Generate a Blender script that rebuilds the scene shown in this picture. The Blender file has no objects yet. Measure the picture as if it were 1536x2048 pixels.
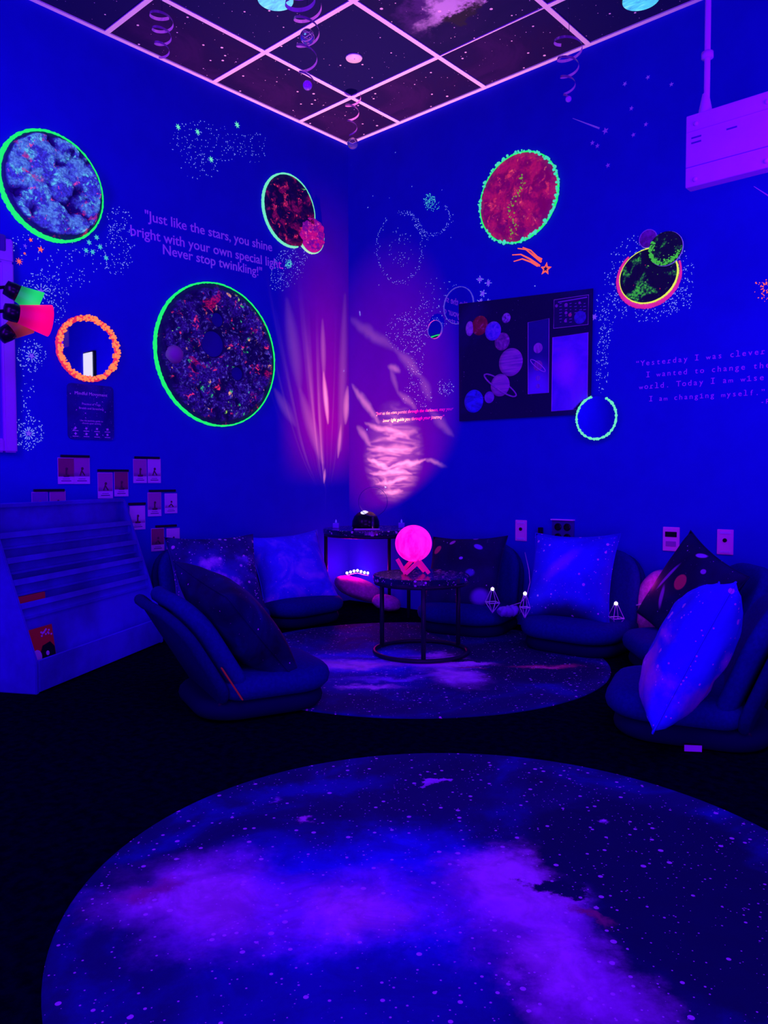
import bpy, bmesh, math, random
from mathutils import Vector, Matrix, noise
R = math.radians
sc = bpy.context.scene
COL = sc.collection
random.seed(7)

# ------------------------------------------------------------------ camera
CAM = Vector((3.486, -3.534, 0.78)); YAW, PITCH, ROLL, FPX = 0.73352, -0.04234, -0.00168, 1539.56
H = 2.893                                             # ceiling height
_fw = Vector((-math.sin(YAW)*math.cos(PITCH), math.cos(YAW)*math.cos(PITCH), math.sin(PITCH)))
_r = _fw.cross(Vector((0, 0, 1))).normalized(); _u = _r.cross(_fw)
_r, _u = _r*math.cos(ROLL)+_u*math.sin(ROLL), -_r*math.sin(ROLL)+_u*math.cos(ROLL)
cd = bpy.data.cameras.new('camera'); cam = bpy.data.objects.new('camera', cd); COL.objects.link(cam)
cd.sensor_fit = 'HORIZONTAL'; cd.sensor_width = 36; cd.lens = FPX/1536*36; cd.clip_start = .02
cam.matrix_world = Matrix(((_r.x, _u.x, -_fw.x, CAM.x), (_r.y, _u.y, -_fw.y, CAM.y), (_r.z, _u.z, -_fw.z, CAM.z), (0, 0, 0, 1)))
sc.camera = cam
sc.view_settings.view_transform = 'Standard'; sc.view_settings.look = 'None'
sc.view_settings.gamma = 1; sc.view_settings.use_curve_mapping = False
sc.view_settings.exposure = 0.0
UV = (0.140, 0.002, 1.0)                              # colour of the black lights

# ------------------------------------------------------------------ world and room lights
w = bpy.data.worlds.new('world'); sc.world = w; w.use_nodes = True
bg = w.node_tree.nodes['Background']; bg.inputs[0].default_value = (*UV, 1); bg.inputs[1].default_value = 0.42
def area(name, loc, target, sx, sy, power, color=UV):
    l = bpy.data.lights.new(name, 'AREA'); l.shape = 'RECTANGLE'; l.size = sx; l.size_y = sy; l.energy = power; l.color = color
    o = bpy.data.objects.new(name, l); COL.objects.link(o); o.location = loc
    o.rotation_euler = (Vector(target)-Vector(loc)).to_track_quat('-Z', 'Y').to_euler(); return o
area('black_light_over_rug', (3.0, -3.0, 2.85), (2.6, -2.6, 0), 1.6, 1.6, 76)
area('black_light_left_wall', (0.9, -3.3, 1.9), (0.0, -1.6, 1.3), 0.3, 1.2, 24)
area('black_light_right_wall', (3.3, -1.1, 1.6), (1.6, 0, 1.1), 0.3, 1.0, 17)
area('black_light_uplight', (3.7, -3.9, 0.35), (2.6, -2.6, 3.0), 1.6, 1.6, 92)
def point(name, loc, power, color, rad=.02):
    l = bpy.data.lights.new(name, 'POINT'); l.energy = power; l.color = color; l.shadow_soft_size = rad
    o = bpy.data.objects.new(name, l); COL.objects.link(o); o.location = loc; return o

# ------------------------------------------------------------------ helpers: rays to the real wall planes
def ray(px, py): return _fw + _r*((px-768)/FPX) - _u*((py-1024)/FPX)
def LW(px, py):                                        # point on the left wall (y, z)
    d = ray(px, py); p = CAM + d*(-CAM.x/d.x); return p.y, p.z
def RW(px, py):                                        # point on the right wall (x, z)
    d = ray(px, py); p = CAM + d*(-CAM.y/d.y); return p.x, p.z
def CL(px, py):
    d = ray(px, py); p = CAM + d*((H-CAM.z)/d.z); return p.x, p.y
def ON(px, py, z=0.0):
    d = ray(px, py); return CAM + d*((z-CAM.z)/d.z)
def DEEP(px, py, dist): return CAM + ray(px, py)*dist
def LM(y, z, off=0.0, rot=0): return Matrix(((0, 0, 1, off), (1, 0, 0, y), (0, 1, 0, z), (0, 0, 0, 1))) @ Matrix.Rotation(rot, 4, 'Z')
def RM(x, z, off=0.0, rot=0): return Matrix(((1, 0, 0, x), (0, 0, -1, -off), (0, 1, 0, z), (0, 0, 0, 1))) @ Matrix.Rotation(rot, 4, 'Z')

# ------------------------------------------------------------------ object helpers
def obj(name, bm, m, parent=None, smooth=False, mw=None):
    me = bpy.data.meshes.new(name); bm.to_mesh(me); bm.free()
    for mm in (m if isinstance(m, (list, tuple)) else [m]): me.materials.append(mm)
    if smooth:
        for p in me.polygons: p.use_smooth = True
    o = bpy.data.objects.new(name, me); COL.objects.link(o)
    if parent: o.parent = parent
    if mw is not None: o.matrix_local = mw
    return o
def tag(o, label, cat, group=None):
    o['label'] = label; o['category'] = cat
    if group: o['group'] = group
    return o
def thing(name, label, cat, mw=None, group=None):
    o = bpy.data.objects.new(name, None); COL.objects.link(o); o.empty_display_size = .05
    if mw is not None: o.matrix_world = mw
    return tag(o, label, cat, group)
def struct(o): o['kind'] = 'structure'; return o
def stuff(o): o['kind'] = 'stuff'; return o
def copy_tree(root):
    c = root.copy(); COL.objects.link(c)
    for ch in root.children:
        d = ch.copy(); COL.objects.link(d); d.parent = c
        for g in ch.children:
            e = g.copy(); COL.objects.link(e); e.parent = d
    return c
def box(bm, x0, x1, y0, y1, z0, z1, M=None):
    vs = [bm.verts.new((x, y, z)) for x in (x0, x1) for y in (y0, y1) for z in (z0, z1)]
    if M is not None:
        for v in vs: v.co = M @ v.co
    for f in ((0, 1, 3, 2), (4, 6, 7, 5), (0, 4, 5, 1), (2, 3, 7, 6), (0, 2, 6, 4), (1, 5, 7, 3)): bm.faces.new([vs[i] for i in f])
    return bm
def B(*a, bev=0, M=None, seg=2):
    bm = bmesh.new(); box(bm, *a, M=M)
    bmesh.ops.recalc_face_normals(bm, faces=bm.faces)
    if bev: bmesh.ops.bevel(bm, geom=bm.edges[:], offset=bev, segments=seg, affect='EDGES', profile=.5)
    return bm
def tube(bm, pts, rad, n=8, closed=False, cap=True):
    pts = [Vector(p) for p in pts]; rings = []
    N = len(pts); up = Vector((0, 0, 1)); prev = None
    for i, p in enumerate(pts):
        a = pts[i-1] if (i > 0 or closed) else p; b = pts[(i+1) % N] if (i < N-1 or closed) else p
        t = (b-a).normalized()
        if prev is None:
            s = t.cross(up)
            if s.length < 1e-3: s = t.cross(Vector((1, 0, 0)))
        else: s = prev - t*prev.dot(t)
        s.normalize(); prev = s; q = t.cross(s)
        rr = rad(i/(max(N-1, 1))) if callable(rad) else rad
        rings.append([bm.verts.new(p + (s*math.cos(2*math.pi*k/n)+q*math.sin(2*math.pi*k/n))*rr) for k in range(n)])
    for i in range(N if closed else N-1):
        A, Bq = rings[i], rings[(i+1) % N]
        for k in range(n): bm.faces.new((A[k], A[(k+1) % n], Bq[(k+1) % n], Bq[k]))
    if cap and not closed:
        bm.faces.new(rings[0][::-1]); bm.faces.new(rings[-1])
    return bm
def T(pts, rad, **k): return tube(bmesh.new(), pts, rad, **k)
def lathe(prof, n=32, M=None, bm=None):                 # profile of (r, z)
    bm = bm or bmesh.new(); rings = []
    for r, z in prof:
        if r < 1e-6: rings.append([bm.verts.new((0, 0, z))])
        else: rings.append([bm.verts.new((r*math.cos(2*math.pi*k/n), r*math.sin(2*math.pi*k/n), z)) for k in range(n)])
    new = [v for rr in rings for v in rr]
    for a, b in zip(rings, rings[1:]):
        for k in range(n):
            k2 = (k+1) % n
            if len(a) == 1 and len(b) == 1: continue
            if len(a) == 1: bm.faces.new((a[0], b[k], b[k2]))
            elif len(b) == 1: bm.faces.new((a[k], b[0], a[k2]))
            else: bm.faces.new((a[k], b[k], b[k2], a[k2]))
    if M is not None:
        for v in new: v.co = M @ v.co
    return bm
def sphere(r, n=32, m=20, M=None, bm=None):
    return lathe([(0 if i in (0, m) else r*math.sin(math.pi*i/m), -r*math.cos(math.pi*i/m)) for i in range(m+1)], n, M, bm)
def disc(r, t, n=64): return lathe([(0, 0), (r, 0), (r, t), (0, t)], n)
def rrect(w, h, r, n=6):
    out = []; rs = r if isinstance(r, (list, tuple)) else [r]*4      # corners: +x+y, -x+y, -x-y, +x-y
    for (sx, sy), a0, rr in zip(((1, 1), (-1, 1), (-1, -1), (1, -1)), (0, 90, 180, 270), rs):
        for k in range(n+1):
            a = R(a0+90*k/n); out.append((sx*(w/2-rr)+rr*math.cos(a), sy*(h/2-rr)+rr*math.sin(a)))
    return out
def pad(w, h, t, r, edge=None, dome=.25, n=8, fill=7):   # cushioned slab in XY, thickness along Z from 0 to t
    bm = bmesh.new(); base = rrect(w, h, r, n); edge = edge or t*.45; rings = []
    prof = [(edge*(1-math.sin(R(a))), t/2-(t/2)*math.cos(R(a)) if False else 0) for a in ()]
    seq = []
    for k in range(7):
        a = math.pi*(k/6)-math.pi/2                       # round the side
        seq.append((edge*(1-math.cos(a)), t/2+(t/2)*math.sin(a)))
    for ins, z in seq: rings.append((ins, z))
    for k in range(1, fill): rings.append((edge+(min(w, h)/2-edge)*k/fill, t+t*dome*(1-(1-k/fill)**2)))
    vr = []
    for ins, z in rings:
        fx, fy = max(0.02, (w-2*ins)/w), max(.02, (h-2*ins)/h)
        vr.append([bm.verts.new((x*fx, y*fy, z)) for x, y in base])
    L = len(base)
    for a, b in zip(vr, vr[1:]):
        for k in range(L): bm.faces.new((a[k], a[(k+1) % L], b[(k+1) % L], b[k]))
    bm.faces.new(vr[0][::-1]); bm.faces.new(vr[-1]); return bm
def quad_grid(bm, f, nu, nv):
    vs = [[bm.verts.new(f(i/nu, j/nv)) for j in range(nv+1)] for i in range(nu+1)]
    for i in range(nu):
        for j in range(nv): bm.faces.new((vs[i][j], vs[i+1][j], vs[i+1][j+1], vs[i][j+1]))
    return vs
def star(bm, x, y, r, z=.001, n=5, inner=.42, rot=90, h=.002):
    pts = []
    for k in range(2*n):
        a = R(rot+180*k/n); q = r if k % 2 == 0 else r*inner
        pts.append((x+q*math.cos(a), y+q*math.sin(a)))
    lo = [bm.verts.new((a, b, z)) for a, b in pts]; hi = [bm.verts.new((a, b, z+h)) for a, b in pts]
    bm.faces.new(hi)
    for k in range(2*n): bm.faces.new((lo[k], lo[(k+1) % (2*n)], hi[(k+1) % (2*n)], hi[k]))
def text_mesh(bm, s, width=None, size=.05, align='LEFT', x=0, y=0, z=.001, rot=0, mono=None, shear=0, h=.0015, bold=0):
    cu = bpy.data.curves.new('t', 'FONT'); cu.body = s; cu.align_x = align; cu.extrude = h/2; cu.shear = shear; cu.offset = bold
    cu.resolution_u = 3
    o = bpy.data.objects.new('t', cu); COL.objects.link(o)
    dg = bpy.context.evaluated_depsgraph_get(); me = bpy.data.meshes.new_from_object(o.evaluated_get(dg))
    if width:
        xs = [v.co.x for v in me.vertices]; size = width/(max(xs)-min(xs)); x0 = min(xs)
        me.transform(Matrix.Translation((-x0 if align == 'LEFT' else 0, 0, 0)))
    me.transform(Matrix.Translation((x, y, z)) @ Matrix.Rotation(rot, 4, 'Z') @ Matrix.Diagonal((size, size, 1, 1)))
    bm.from_mesh(me); bpy.data.objects.remove(o); bpy.data.curves.remove(cu); bpy.data.meshes.remove(me); return size

# ------------------------------------------------------------------ node helpers
class G:
    def __init__(s, nt): s.nt = nt
    def n(s, t, **k):
        nd = s.nt.nodes.new(t)
        for a, b in k.items(): setattr(nd, a, b)
        return nd
    def put(s, sock, v):
        if hasattr(v, 'is_output') or isinstance(v, bpy.types.NodeSocket): s.nt.links.new(v, sock)
        else:
            if isinstance(v, (tuple, list)) and len(v) == 3 and sock.type == 'RGBA': v = (*v, 1)
            sock.default_value = v
    def m(s, op, a, b=0.0, c=0.0, clamp=False):
        nd = s.n('ShaderNodeMath', operation=op, use_clamp=clamp); s.put(nd.inputs[0], a); s.put(nd.inputs[1], b)
        if op in ('MULTIPLY_ADD', 'WRAP', 'SMOOTH_MIN'): s.put(nd.inputs[2], c)
        return nd.outputs[0]
    def v(s, op, a, b=(0, 0, 0), out=0):
        nd = s.n('ShaderNodeVectorMath', operation=op); s.put(nd.inputs[0], a)
        if op == 'SCALE': s.put(nd.inputs['Scale'], b)
        else: s.put(nd.inputs[1], b)
        return nd.outputs['Value' if op in ('LENGTH', 'DISTANCE', 'DOT_PRODUCT') else 'Vector']
    def sep(s, a):
        nd = s.n('ShaderNodeSeparateXYZ'); s.put(nd.inputs[0], a); return nd.outputs
    def comb(s, x, y, z=0.0):
        nd = s.n('ShaderNodeCombineXYZ'); s.put(nd.inputs[0], x); s.put(nd.inputs[1], y); s.put(nd.inputs[2], z); return nd.outputs[0]
    def noise(s, vec, scale=5, detail=4, rough=.55, dist=0, out='Fac'):
        nd = s.n('ShaderNodeTexNoise'); s.put(nd.inputs['Vector'], vec); s.put(nd.inputs['Scale'], scale); nd.inputs['Detail'].default_value = detail
        nd.inputs['Roughness'].default_value = rough; nd.inputs['Distortion'].default_value = dist
        return nd.outputs['Color' if out == 'Color' else 0]
    def voro(s, vec, scale=5, feature='F1', rand=1.0):
        nd = s.n('ShaderNodeTexVoronoi', feature=feature); s.put(nd.inputs['Vector'], vec); nd.inputs['Scale'].default_value = scale
        nd.inputs['Randomness'].default_value = rand; return nd.outputs
    def mr(s, x, a, b, c=0.0, d=1.0, smooth=True):
        nd = s.n('ShaderNodeMapRange', interpolation_type='SMOOTHSTEP' if smooth else 'LINEAR'); s.put(nd.inputs[0], x)
        for i, q in enumerate((a, b, c, d)): s.put(nd.inputs[1+i], q)
        return nd.outputs[0]
    def mix(s, f, a, b, mode='MIX'):
        nd = s.n('ShaderNodeMix', data_type='RGBA', blend_type=mode); s.put(nd.inputs[0], f); s.put(nd.inputs[6], a); s.put(nd.inputs[7], b)
        return nd.outputs[2]
    def ramp(s, f, stops):
        nd = s.n('ShaderNodeValToRGB'); s.put(nd.inputs[0], f); e = nd.color_ramp.elements
        while len(e) < len(stops): e.new(.5)
        for el, (p, c) in zip(e, stops): el.position = p; el.color = (*c, 1)
        return nd.outputs[0]
    def obj(s, off=(0, 0, 0)):
        tc = s.n('ShaderNodeTexCoord').outputs['Object']
        return s.v('ADD', tc, off) if any(off) else tc
def lin(r, g, b): return tuple(((c/255/12.92) if c/255 <= .04045 else ((c/255+.055)/1.055)**2.4) for c in (r, g, b))
def base(name):
    m = bpy.data.materials.new(name); m.use_nodes = True; g = G(m.node_tree); return m, g, m.node_tree.nodes['Principled BSDF']
def mat(name, color, rough=.7, metal=0.0, emit=None, es=1.0, spec=.3, alpha=None, trans=0, ior=None, var=0.0, vscale=30, bump=0):
    m, g, p = base(name); p.inputs['Roughness'].default_value = rough; p.inputs['Metallic'].default_value = metal
    p.inputs['Specular IOR Level'].default_value = spec
    v = g.obj()
    if var:
        f = g.mr(g.noise(v, vscale, 5, .6), .3, .7); g.put(p.inputs['Base Color'], g.mix(f, tuple(c*(1-var) for c in color), tuple(min(1, c*(1+var)) for c in color)))
    else: g.put(p.inputs['Base Color'], color)
    if bump:
        b = g.n('ShaderNodeBump'); b.inputs['Strength'].default_value = bump; b.inputs['Distance'].default_value = .004
        g.put(b.inputs['Height'], g.noise(v, vscale*3, 4, .6)); g.put(p.inputs['Normal'], b.outputs[0])
    if emit: g.put(p.inputs['Emission Color'], emit); p.inputs['Emission Strength'].default_value = es
    if trans: p.inputs['Transmission Weight'].default_value = trans
    if ior: p.inputs['IOR'].default_value = ior
    if alpha is not None: p.inputs['Alpha'].default_value = alpha
    return m
def galaxy(name, stops, scale=3, seed=0, star=.35, sscale=60, dist=.8, detail=7, rough=.75, blobs=(), warp=0, mottle=0):
    """printed night-sky cloth: nebula cloud ramp, soft printed blobs, scattered printed stars"""
    m, g, p = base(name); v = g.obj((seed*3.1, seed*1.7, seed*2.3))
    c = g.ramp(g.noise(v, scale, detail, .6, dist), stops)
    if blobs:
        vo = g.obj(); wv = g.v('ADD', vo, g.v('SCALE', g.v('SUBTRACT', g.noise(v, 5, 8, .68, 0, 'Color'), (.5, .5, .5)), warp*1.5))
        for (bx, by, rx, ry, ang, soft, colr) in blobs:
            q = g.v('SUBTRACT', wv, (bx, by, 0)); s = g.sep(q); ca, sa = math.cos(R(ang)), math.sin(R(ang))
            X = g.m('ADD', g.m('MULTIPLY', s[0], ca/rx), g.m('MULTIPLY', s[1], sa/rx)); Y = g.m('ADD', g.m('MULTIPLY', s[0], -sa/ry), g.m('MULTIPLY', s[1], ca/ry))
            d = g.m('SQRT', g.m('ADD', g.m('MULTIPLY', X, X), g.m('MULTIPLY', Y, Y)))
            c = g.mix(g.mr(d, 1, 1-soft), c, colr)
    if mottle: c = g.mix(g.m('MULTIPLY', g.mr(g.noise(v, 9, 9, .68, .5), .38, .64), mottle), c, (.004, .003, .10))
    for k, (ss, th) in enumerate(((sscale, star), (sscale*2.2, star*.8))):
        vo = g.voro(g.v('ADD', v, (k*5.3, 0, 0)), ss); rnd = g.sep(vo['Color'])[0]
        f = g.m('LESS_THAN', vo['Distance'], g.m('MULTIPLY', g.m('POWER', rnd, 3.0), th))
        c = g.mix(g.m('MULTIPLY', f, .85), c, (1, .75, 1))
    g.put(p.inputs['Base Color'], c); p.inputs['Roughness'].default_value = rough; p.inputs['Specular IOR Level'].default_value = .15
    return m
def rockmat(name, albedo, ground, layers, bscale=60, bump=.8):
    """relief planet painted with fluorescent paint, which gives off its own light under the black lights"""
    m, g, p = base(name); v = g.obj(); em = g.mix(0.0, ground, ground)
    hgt = g.n('ShaderNodeAttribute', attribute_name='height').outputs['Fac']
    fleck = g.mr(g.noise(v, 95, 3, .6), .40, .62)
    for i, (colr, scale, lo, hi, hmin, fl) in enumerate(layers):
        f = g.mr(g.noise(g.v('ADD', v, (i*3.7+1, i*1.9, 2.2)), scale, 5, .62, .4), lo, hi)
        if hmin is not None: f = g.m('MULTIPLY', f, g.mr(hgt, hmin, hmin+.22))  # paint glows on raised parts only; relief shade put into the hollows
        if fl: f = g.m('MULTIPLY', f, g.m('MULTIPLY_ADD', fleck, fl, 1-fl))
        em = g.mix(f, em, colr)
    b = g.n('ShaderNodeBump'); b.inputs['Strength'].default_value = bump; b.inputs['Distance'].default_value = .006
    g.put(b.inputs['Height'], g.noise(v, bscale, 5, .65)); g.put(p.inputs['Normal'], b.outputs[0])
    g.put(p.inputs['Base Color'], albedo); g.put(p.inputs['Emission Color'], em); p.inputs['Emission Strength'].default_value = 1
    p.inputs['Roughness'].default_value = .85; return m
def thin_glass():
    m, g, p = base('thin_clear_glass'); t = g.n('ShaderNodeBsdfTransparent'); gl = g.n('ShaderNodeBsdfGlossy'); gl.inputs['Roughness'].default_value = .03
    lw = g.n('ShaderNodeLayerWeight'); lw.inputs[0].default_value = .12; mx = g.n('ShaderNodeMixShader')
    g.nt.links.new(g.m('MULTIPLY', lw.outputs['Facing'], .35), mx.inputs[0]); g.nt.links.new(t.outputs[0], mx.inputs[1]); g.nt.links.new(gl.outputs[0], mx.inputs[2])
    g.nt.links.new(mx.outputs[0], g.nt.nodes['Material Output'].inputs[0]); return m
def glow(name, rgb, es=1.0, alb=.1, var=0): 
    c = lin(*rgb); return mat(name, tuple(min(1, alb*x+.01) for x in c), .6, emit=c, es=es)

# ------------------------------------------------------------------ materials
M = {}
M['wall'] = mat('blue_wall_paint', (.013, .014, .56), .8, spec=.04, var=.04, vscale=6)
M['carpet'] = mat('dark_carpet', (.0006, .001, .010), .95, spec=.0, var=.5, vscale=40, bump=.6)
M['bar'] = mat('white_metal_grid', (.86, .8, .9), .6, spec=.2)
M['white'] = mat('white_plastic', (.8, .75, .85), .45, spec=.3)
M['lilac'] = mat('lilac_vinyl', (.95, .9, .95), .6)
M['black'] = mat('black_metal', (.012, .012, .03), .4, spec=.3)
M['blackplastic'] = mat('black_plastic', (.006, .006, .012), .25)
M['green'] = glow('fluorescent_green_paint', (25, 245, 110))
M['mint'] = glow('fluorescent_mint_paint', (110, 235, 190))
M['teal'] = glow('fluorescent_teal_paint', (70, 190, 200))
M['coral'] = glow('fluorescent_coral_paint', (255, 95, 85))
M['yellow'] = glow('fluorescent_yellow_paint', (225, 240, 80))
M['magenta'] = glow('fluorescent_magenta_paint', (225, 35, 120))
M['dot'] = glow('glow_in_the_dark_dots', (120, 140, 235))
M['violetdot'] = glow('violet_dots', (105, 60, 235))
M['seat'] = mat('navy_seat_fabric', (.006, .008, .20), .9, spec=.08, var=.15, vscale=90, bump=.2)
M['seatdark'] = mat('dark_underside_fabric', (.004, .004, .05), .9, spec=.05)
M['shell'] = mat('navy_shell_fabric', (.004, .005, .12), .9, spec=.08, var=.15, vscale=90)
M['tag'] = mat('white_care_tag', (.85, .8, .9), .7)
M['orangetag'] = mat('orange_zip_strip', (.2, .03, .02), .7, emit=lin(85, 8, 28))
M['bulb'] = mat('lit_bulb', (1, 1, 1), .4, emit=(1, .85, 1), es=3)
M['wire'] = mat('white_wire', (.8, .7, .9), .5)
M['darkwire'] = mat('dark_wire', (.03, .02, .06), .5)
M['foil'] = mat('violet_foil', (.95, .5, 1), .22, metal=.1, spec=.6)
M['clear'] = mat('clear_plastic', (.85, .8, 1), .05, trans=.95, ior=1.3)
M['mirror'] = mat('mirror_glass', (.82, .82, .86), .015, metal=1)
M['pinkcloth'] = mat('pink_velvet', (.6, .16, .55), .9, var=.2, vscale=60, bump=.8)
M['shelf'] = mat('pale_painted_board', (.05, .03, .62), .6, spec=.2, var=.3, vscale=3)

# ------------------------------------------------------------------ the setting
XE, YE = 4.9, -5.0
struct(obj('floor', B(0, XE, YE, 0, -.1, 0), M['carpet']))
struct(obj('wall_left', B(-.1, 0, YE, .1, 0, H+.12), M['wall']))
struct(obj('wall_right', B(0, XE, 0, .1, 0, H+.12), M['wall']))
def tilemat(name, stops, scale, seed, star=.16, blobs=(), warp=0):
    return galaxy(name, stops, scale, seed, star, 22, 1.4, 6, .8, blobs, warp)
navy, plum = (.004, .003, .085), (.012, .002, .07)
tm_plain = tilemat('ceiling_print_plain', [(0, navy), (.55, navy), (1, (.012, .006, .11))], 1.5, 3)
tm_plum = tilemat('ceiling_print_plum', [(.2, navy), (.5, plum), (.62, (.026, .004, .09)), (.8, navy)], 1.8, 5)
tm_neb = tilemat('ceiling_print_nebula', [(.1, (.003, .003, .06)), (.5, (.006, .004, .07)), (1, (.02, .006, .10))], 2, 8, .2,
    [(0, -.05, .34, .16, -20, .5, (.06, .02, .18)), (-.02, .0, .24, .10, -22, .7, (.55, .4, .8)), (.12, .06, .12, .06, 10, .6, (.6, .4, .85)), (0, .1, .16, .07, -15, .5, (.02, .02, .04))], .3)
ceil = obj('ceiling', B(0, XE, YE, 0, H+.02, H+.1), M['black']); struct(ceil)
T0, A1, B1 = .6096, .42, .442
xs = [0, B1]; ys = [0, -A1]
while xs[-1] < XE-.01: xs.append(min(XE, xs[-1]+T0))
while ys[-1] > YE+.01: ys.append(max(YE, ys[-1]-T0))
for i in range(len(xs)-1):
    for j in range(len(ys)-1):
        if i+j > 8: continue
        cx, cy = (xs[i]+xs[i+1])/2, (ys[j]+ys[j+1])/2; hw, hd = (xs[i+1]-xs[i])/2-.001, (ys[j]-ys[j+1])/2-.001
        mm = tm_neb if (i, j) in ((2, 1), (5, 3)) else (tm_plum if i+j <= 2 and (i, j) != (1, 1) or (i, j) == (2, 0) else tm_plain)
        t = obj('ceiling_tile', B(-hw, hw, -hd, hd, .002, .018), mm, ceil, mw=Matrix.Translation((cx, cy, H)))
        if mm is tm_neb: t['label'] = 'ceiling tile printed with a violet nebula'
bm = bmesh.new(); hw = .0125
box(bm, 0, .024, YE, 0, H-.004, H+.003); box(bm, .024, XE, -.024, 0, H-.004, H+.003)
for x in xs[1:-1]: box(bm, x-hw, x+hw, YE, -.024, H-.004, H+.001)
for i, y in enumerate(ys[1:-1]):
    for a, b in zip(xs, xs[1:]):
        h2 = .004 if (i == 0 and abs(a-xs[2]) < 1e-6) else hw          # one tile sits proud and covers most of its bar
        box(bm, max(a+hw, .024), b-hw, y-h2, y+h2, H-.004, H+.001)
struct(obj('trim_1', bm, M['bar']))

# ------------------------------------------------------------------ painted relief planets
def lumps(x, y, seed, freq, power=.6):
    d, _ = noise.voronoi(Vector((x*freq+seed, y*freq-seed, seed*.37)))
    b = max(0.0, 1-d[0]*1.15)**power
    return b*.75 + .25*(.5+.5*noise.fractal(Vector((x*freq*2.7, y*freq*2.7, seed)), 1.0, 2.0, 4))
def relief(rx, ry, h, seed, freq, nr=72, na=230, skip=(), edge=.985, power=.6):
    """lumpy painted disc; height over the board kept as an attribute: paint on raised parts, hollows darkened like shade"""
    bm = bmesh.new(); lay = bm.verts.layers.float.new('height'); rings = []
    c = bm.verts.new((0, 0, 0)); allv = [c]
    for i in range(1, nr+1):
        q = i/nr; ring = []
        for k in range(na):
            a = 2*math.pi*k/na; ring.append(bm.verts.new((rx*q*math.cos(a), ry*q*math.sin(a), 0)))
        rings.append(ring); allv += ring
    for v in allv:
        x, y = v.co.x, v.co.y; q = math.hypot(x/rx, y/ry)
        f = max(0, min(1, (edge-q)/.1)); L = lumps(x, y, seed, freq, power)
        for sx, sy, sr in skip:
            dd = math.hypot(x-sx, y-sy); f *= max(0, min(1, (dd-sr)/.012))
        v[lay] = L*f; v.co.z = .012 + h*L*f
    base_ = [bm.verts.new((v.co.x, v.co.y, 0)) for v in rings[-1]]
    for k in range(na):
        k2 = (k+1) % na; bm.faces.new((c, rings[0][k], rings[0][k2]))
        bm.faces.new((rings[-1][k], base_[k], base_[k2], rings[-1][k2]))
    for a, b in zip(rings, rings[1:]):
        for k in range(na): bm.faces.new((a[k], b[k], b[(k+1) % na], a[(k+1) % na]))
    return bm
def rim(rx, ry, wd, dep, jit, seed, n=180, a0=0, a1=360, z=.0, taper=None):
    bm = bmesh.new(); rnd = random.Random(seed); full = a1-a0 >= 359.9; rings = []
    cnt = n if full else n+1
    for i in range(cnt):
        a = R(a0+(a1-a0)*i/n); w_ = wd*(1+jit*(rnd.random()-.5)*2)*(taper(math.degrees(a)) if taper else 1)
        j = 1+jit*.02*(rnd.random()-.5)
        ring = []
        for (o, zz) in ((-.5, 0), (-.45, .8), (0, 1), (.45, .8), (.5, 0)):
            ring.append(bm.verts.new(((rx+o*w_)*j*math.cos(a), (ry+o*w_)*j*math.sin(a), z+dep*zz*(1+jit*.5*(rnd.random()-.5)))))
        rings.append(ring)
    for i in range(cnt if full else cnt-1):
        A, Bq = rings[i], rings[(i+1) % cnt]
        for k in range(4): bm.faces.new((A[k], Bq[k], Bq[k+1], A[k+1]))
    return bm

m1 = rockmat('blue_teal_rock_paint', (.02, .02, .12), lin(0, 0, 32), [
    (lin(55, 50, 215), 9, .30, .42, .30, .55), (lin(85, 135, 220), 12, .45, .56, .40, .6), (lin(95, 205, 225), 30, .55, .64, .34, .8),
    (lin(190, 20, 70), 11, .60, .66, None, .7), (lin(255, 70, 130), 24, .63, .69, .2, .6), (lin(60, 235, 150), 16, .66, .71, .25, .6)])
p = thing('planet_wall_art', 'large round rock-textured blue and teal planet with a fluorescent green rim', 'wall art', LM(-1.905, 2.104))
obj('disc', relief(.236, .236, .062, 3.1, 12.5, 84, 260, power=.55), m1, p, True)
obj('rim', rim(.236, .238, .0095, .020, .3, 1, taper=lambda a: 1.3+.7*math.cos(R(a-200))), M['green'], p, True)

m2 = rockmat('dark_red_rock_paint', (.006, .004, .05), lin(4, 0, 32), [
    (lin(120, 5, 70), 14, .52, .62, None, .6), (lin(240, 45, 95), 22, .57, .63, .25, .75), (lin(120, 225, 90), 13, .68, .72, .15, .6)])
m2s = rockmat('magenta_rock_paint', (.03, .01, .15), lin(105, 5, 125), [
    (lin(190, 10, 100), 16, .48, .6, None, .4), (lin(255, 70, 140), 40, .58, .64, .2, .7), (lin(70, 0, 180), 20, .62, .7, None, .3)])
p = thing('planet_wall_art', 'black and red speckled planet merged with a smaller magenta one, thin mint rim', 'wall art', LM(-.497, 2.355))
obj('disc', relief(.197, .204, .03, 5.7, 20), m2, p, True)
obj('moon_disc', relief(.100, .104, .035, 8.2, 30), m2s, p, True, Matrix.Translation((.168, -.102, .006)))
obj('rim', rim(.198, .206, .009, .016, .2, 2, a0=-18, a1=288, taper=lambda a: .75+.6*abs(math.sin(R(a/2)))), M['mint'], p, True)
obj('rim', rim(.102, .106, .009, .016, .3, 3, n=90, a0=-142, a1=20), M['mint'], p, True, Matrix.Translation((.168, -.102, 0)))

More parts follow.
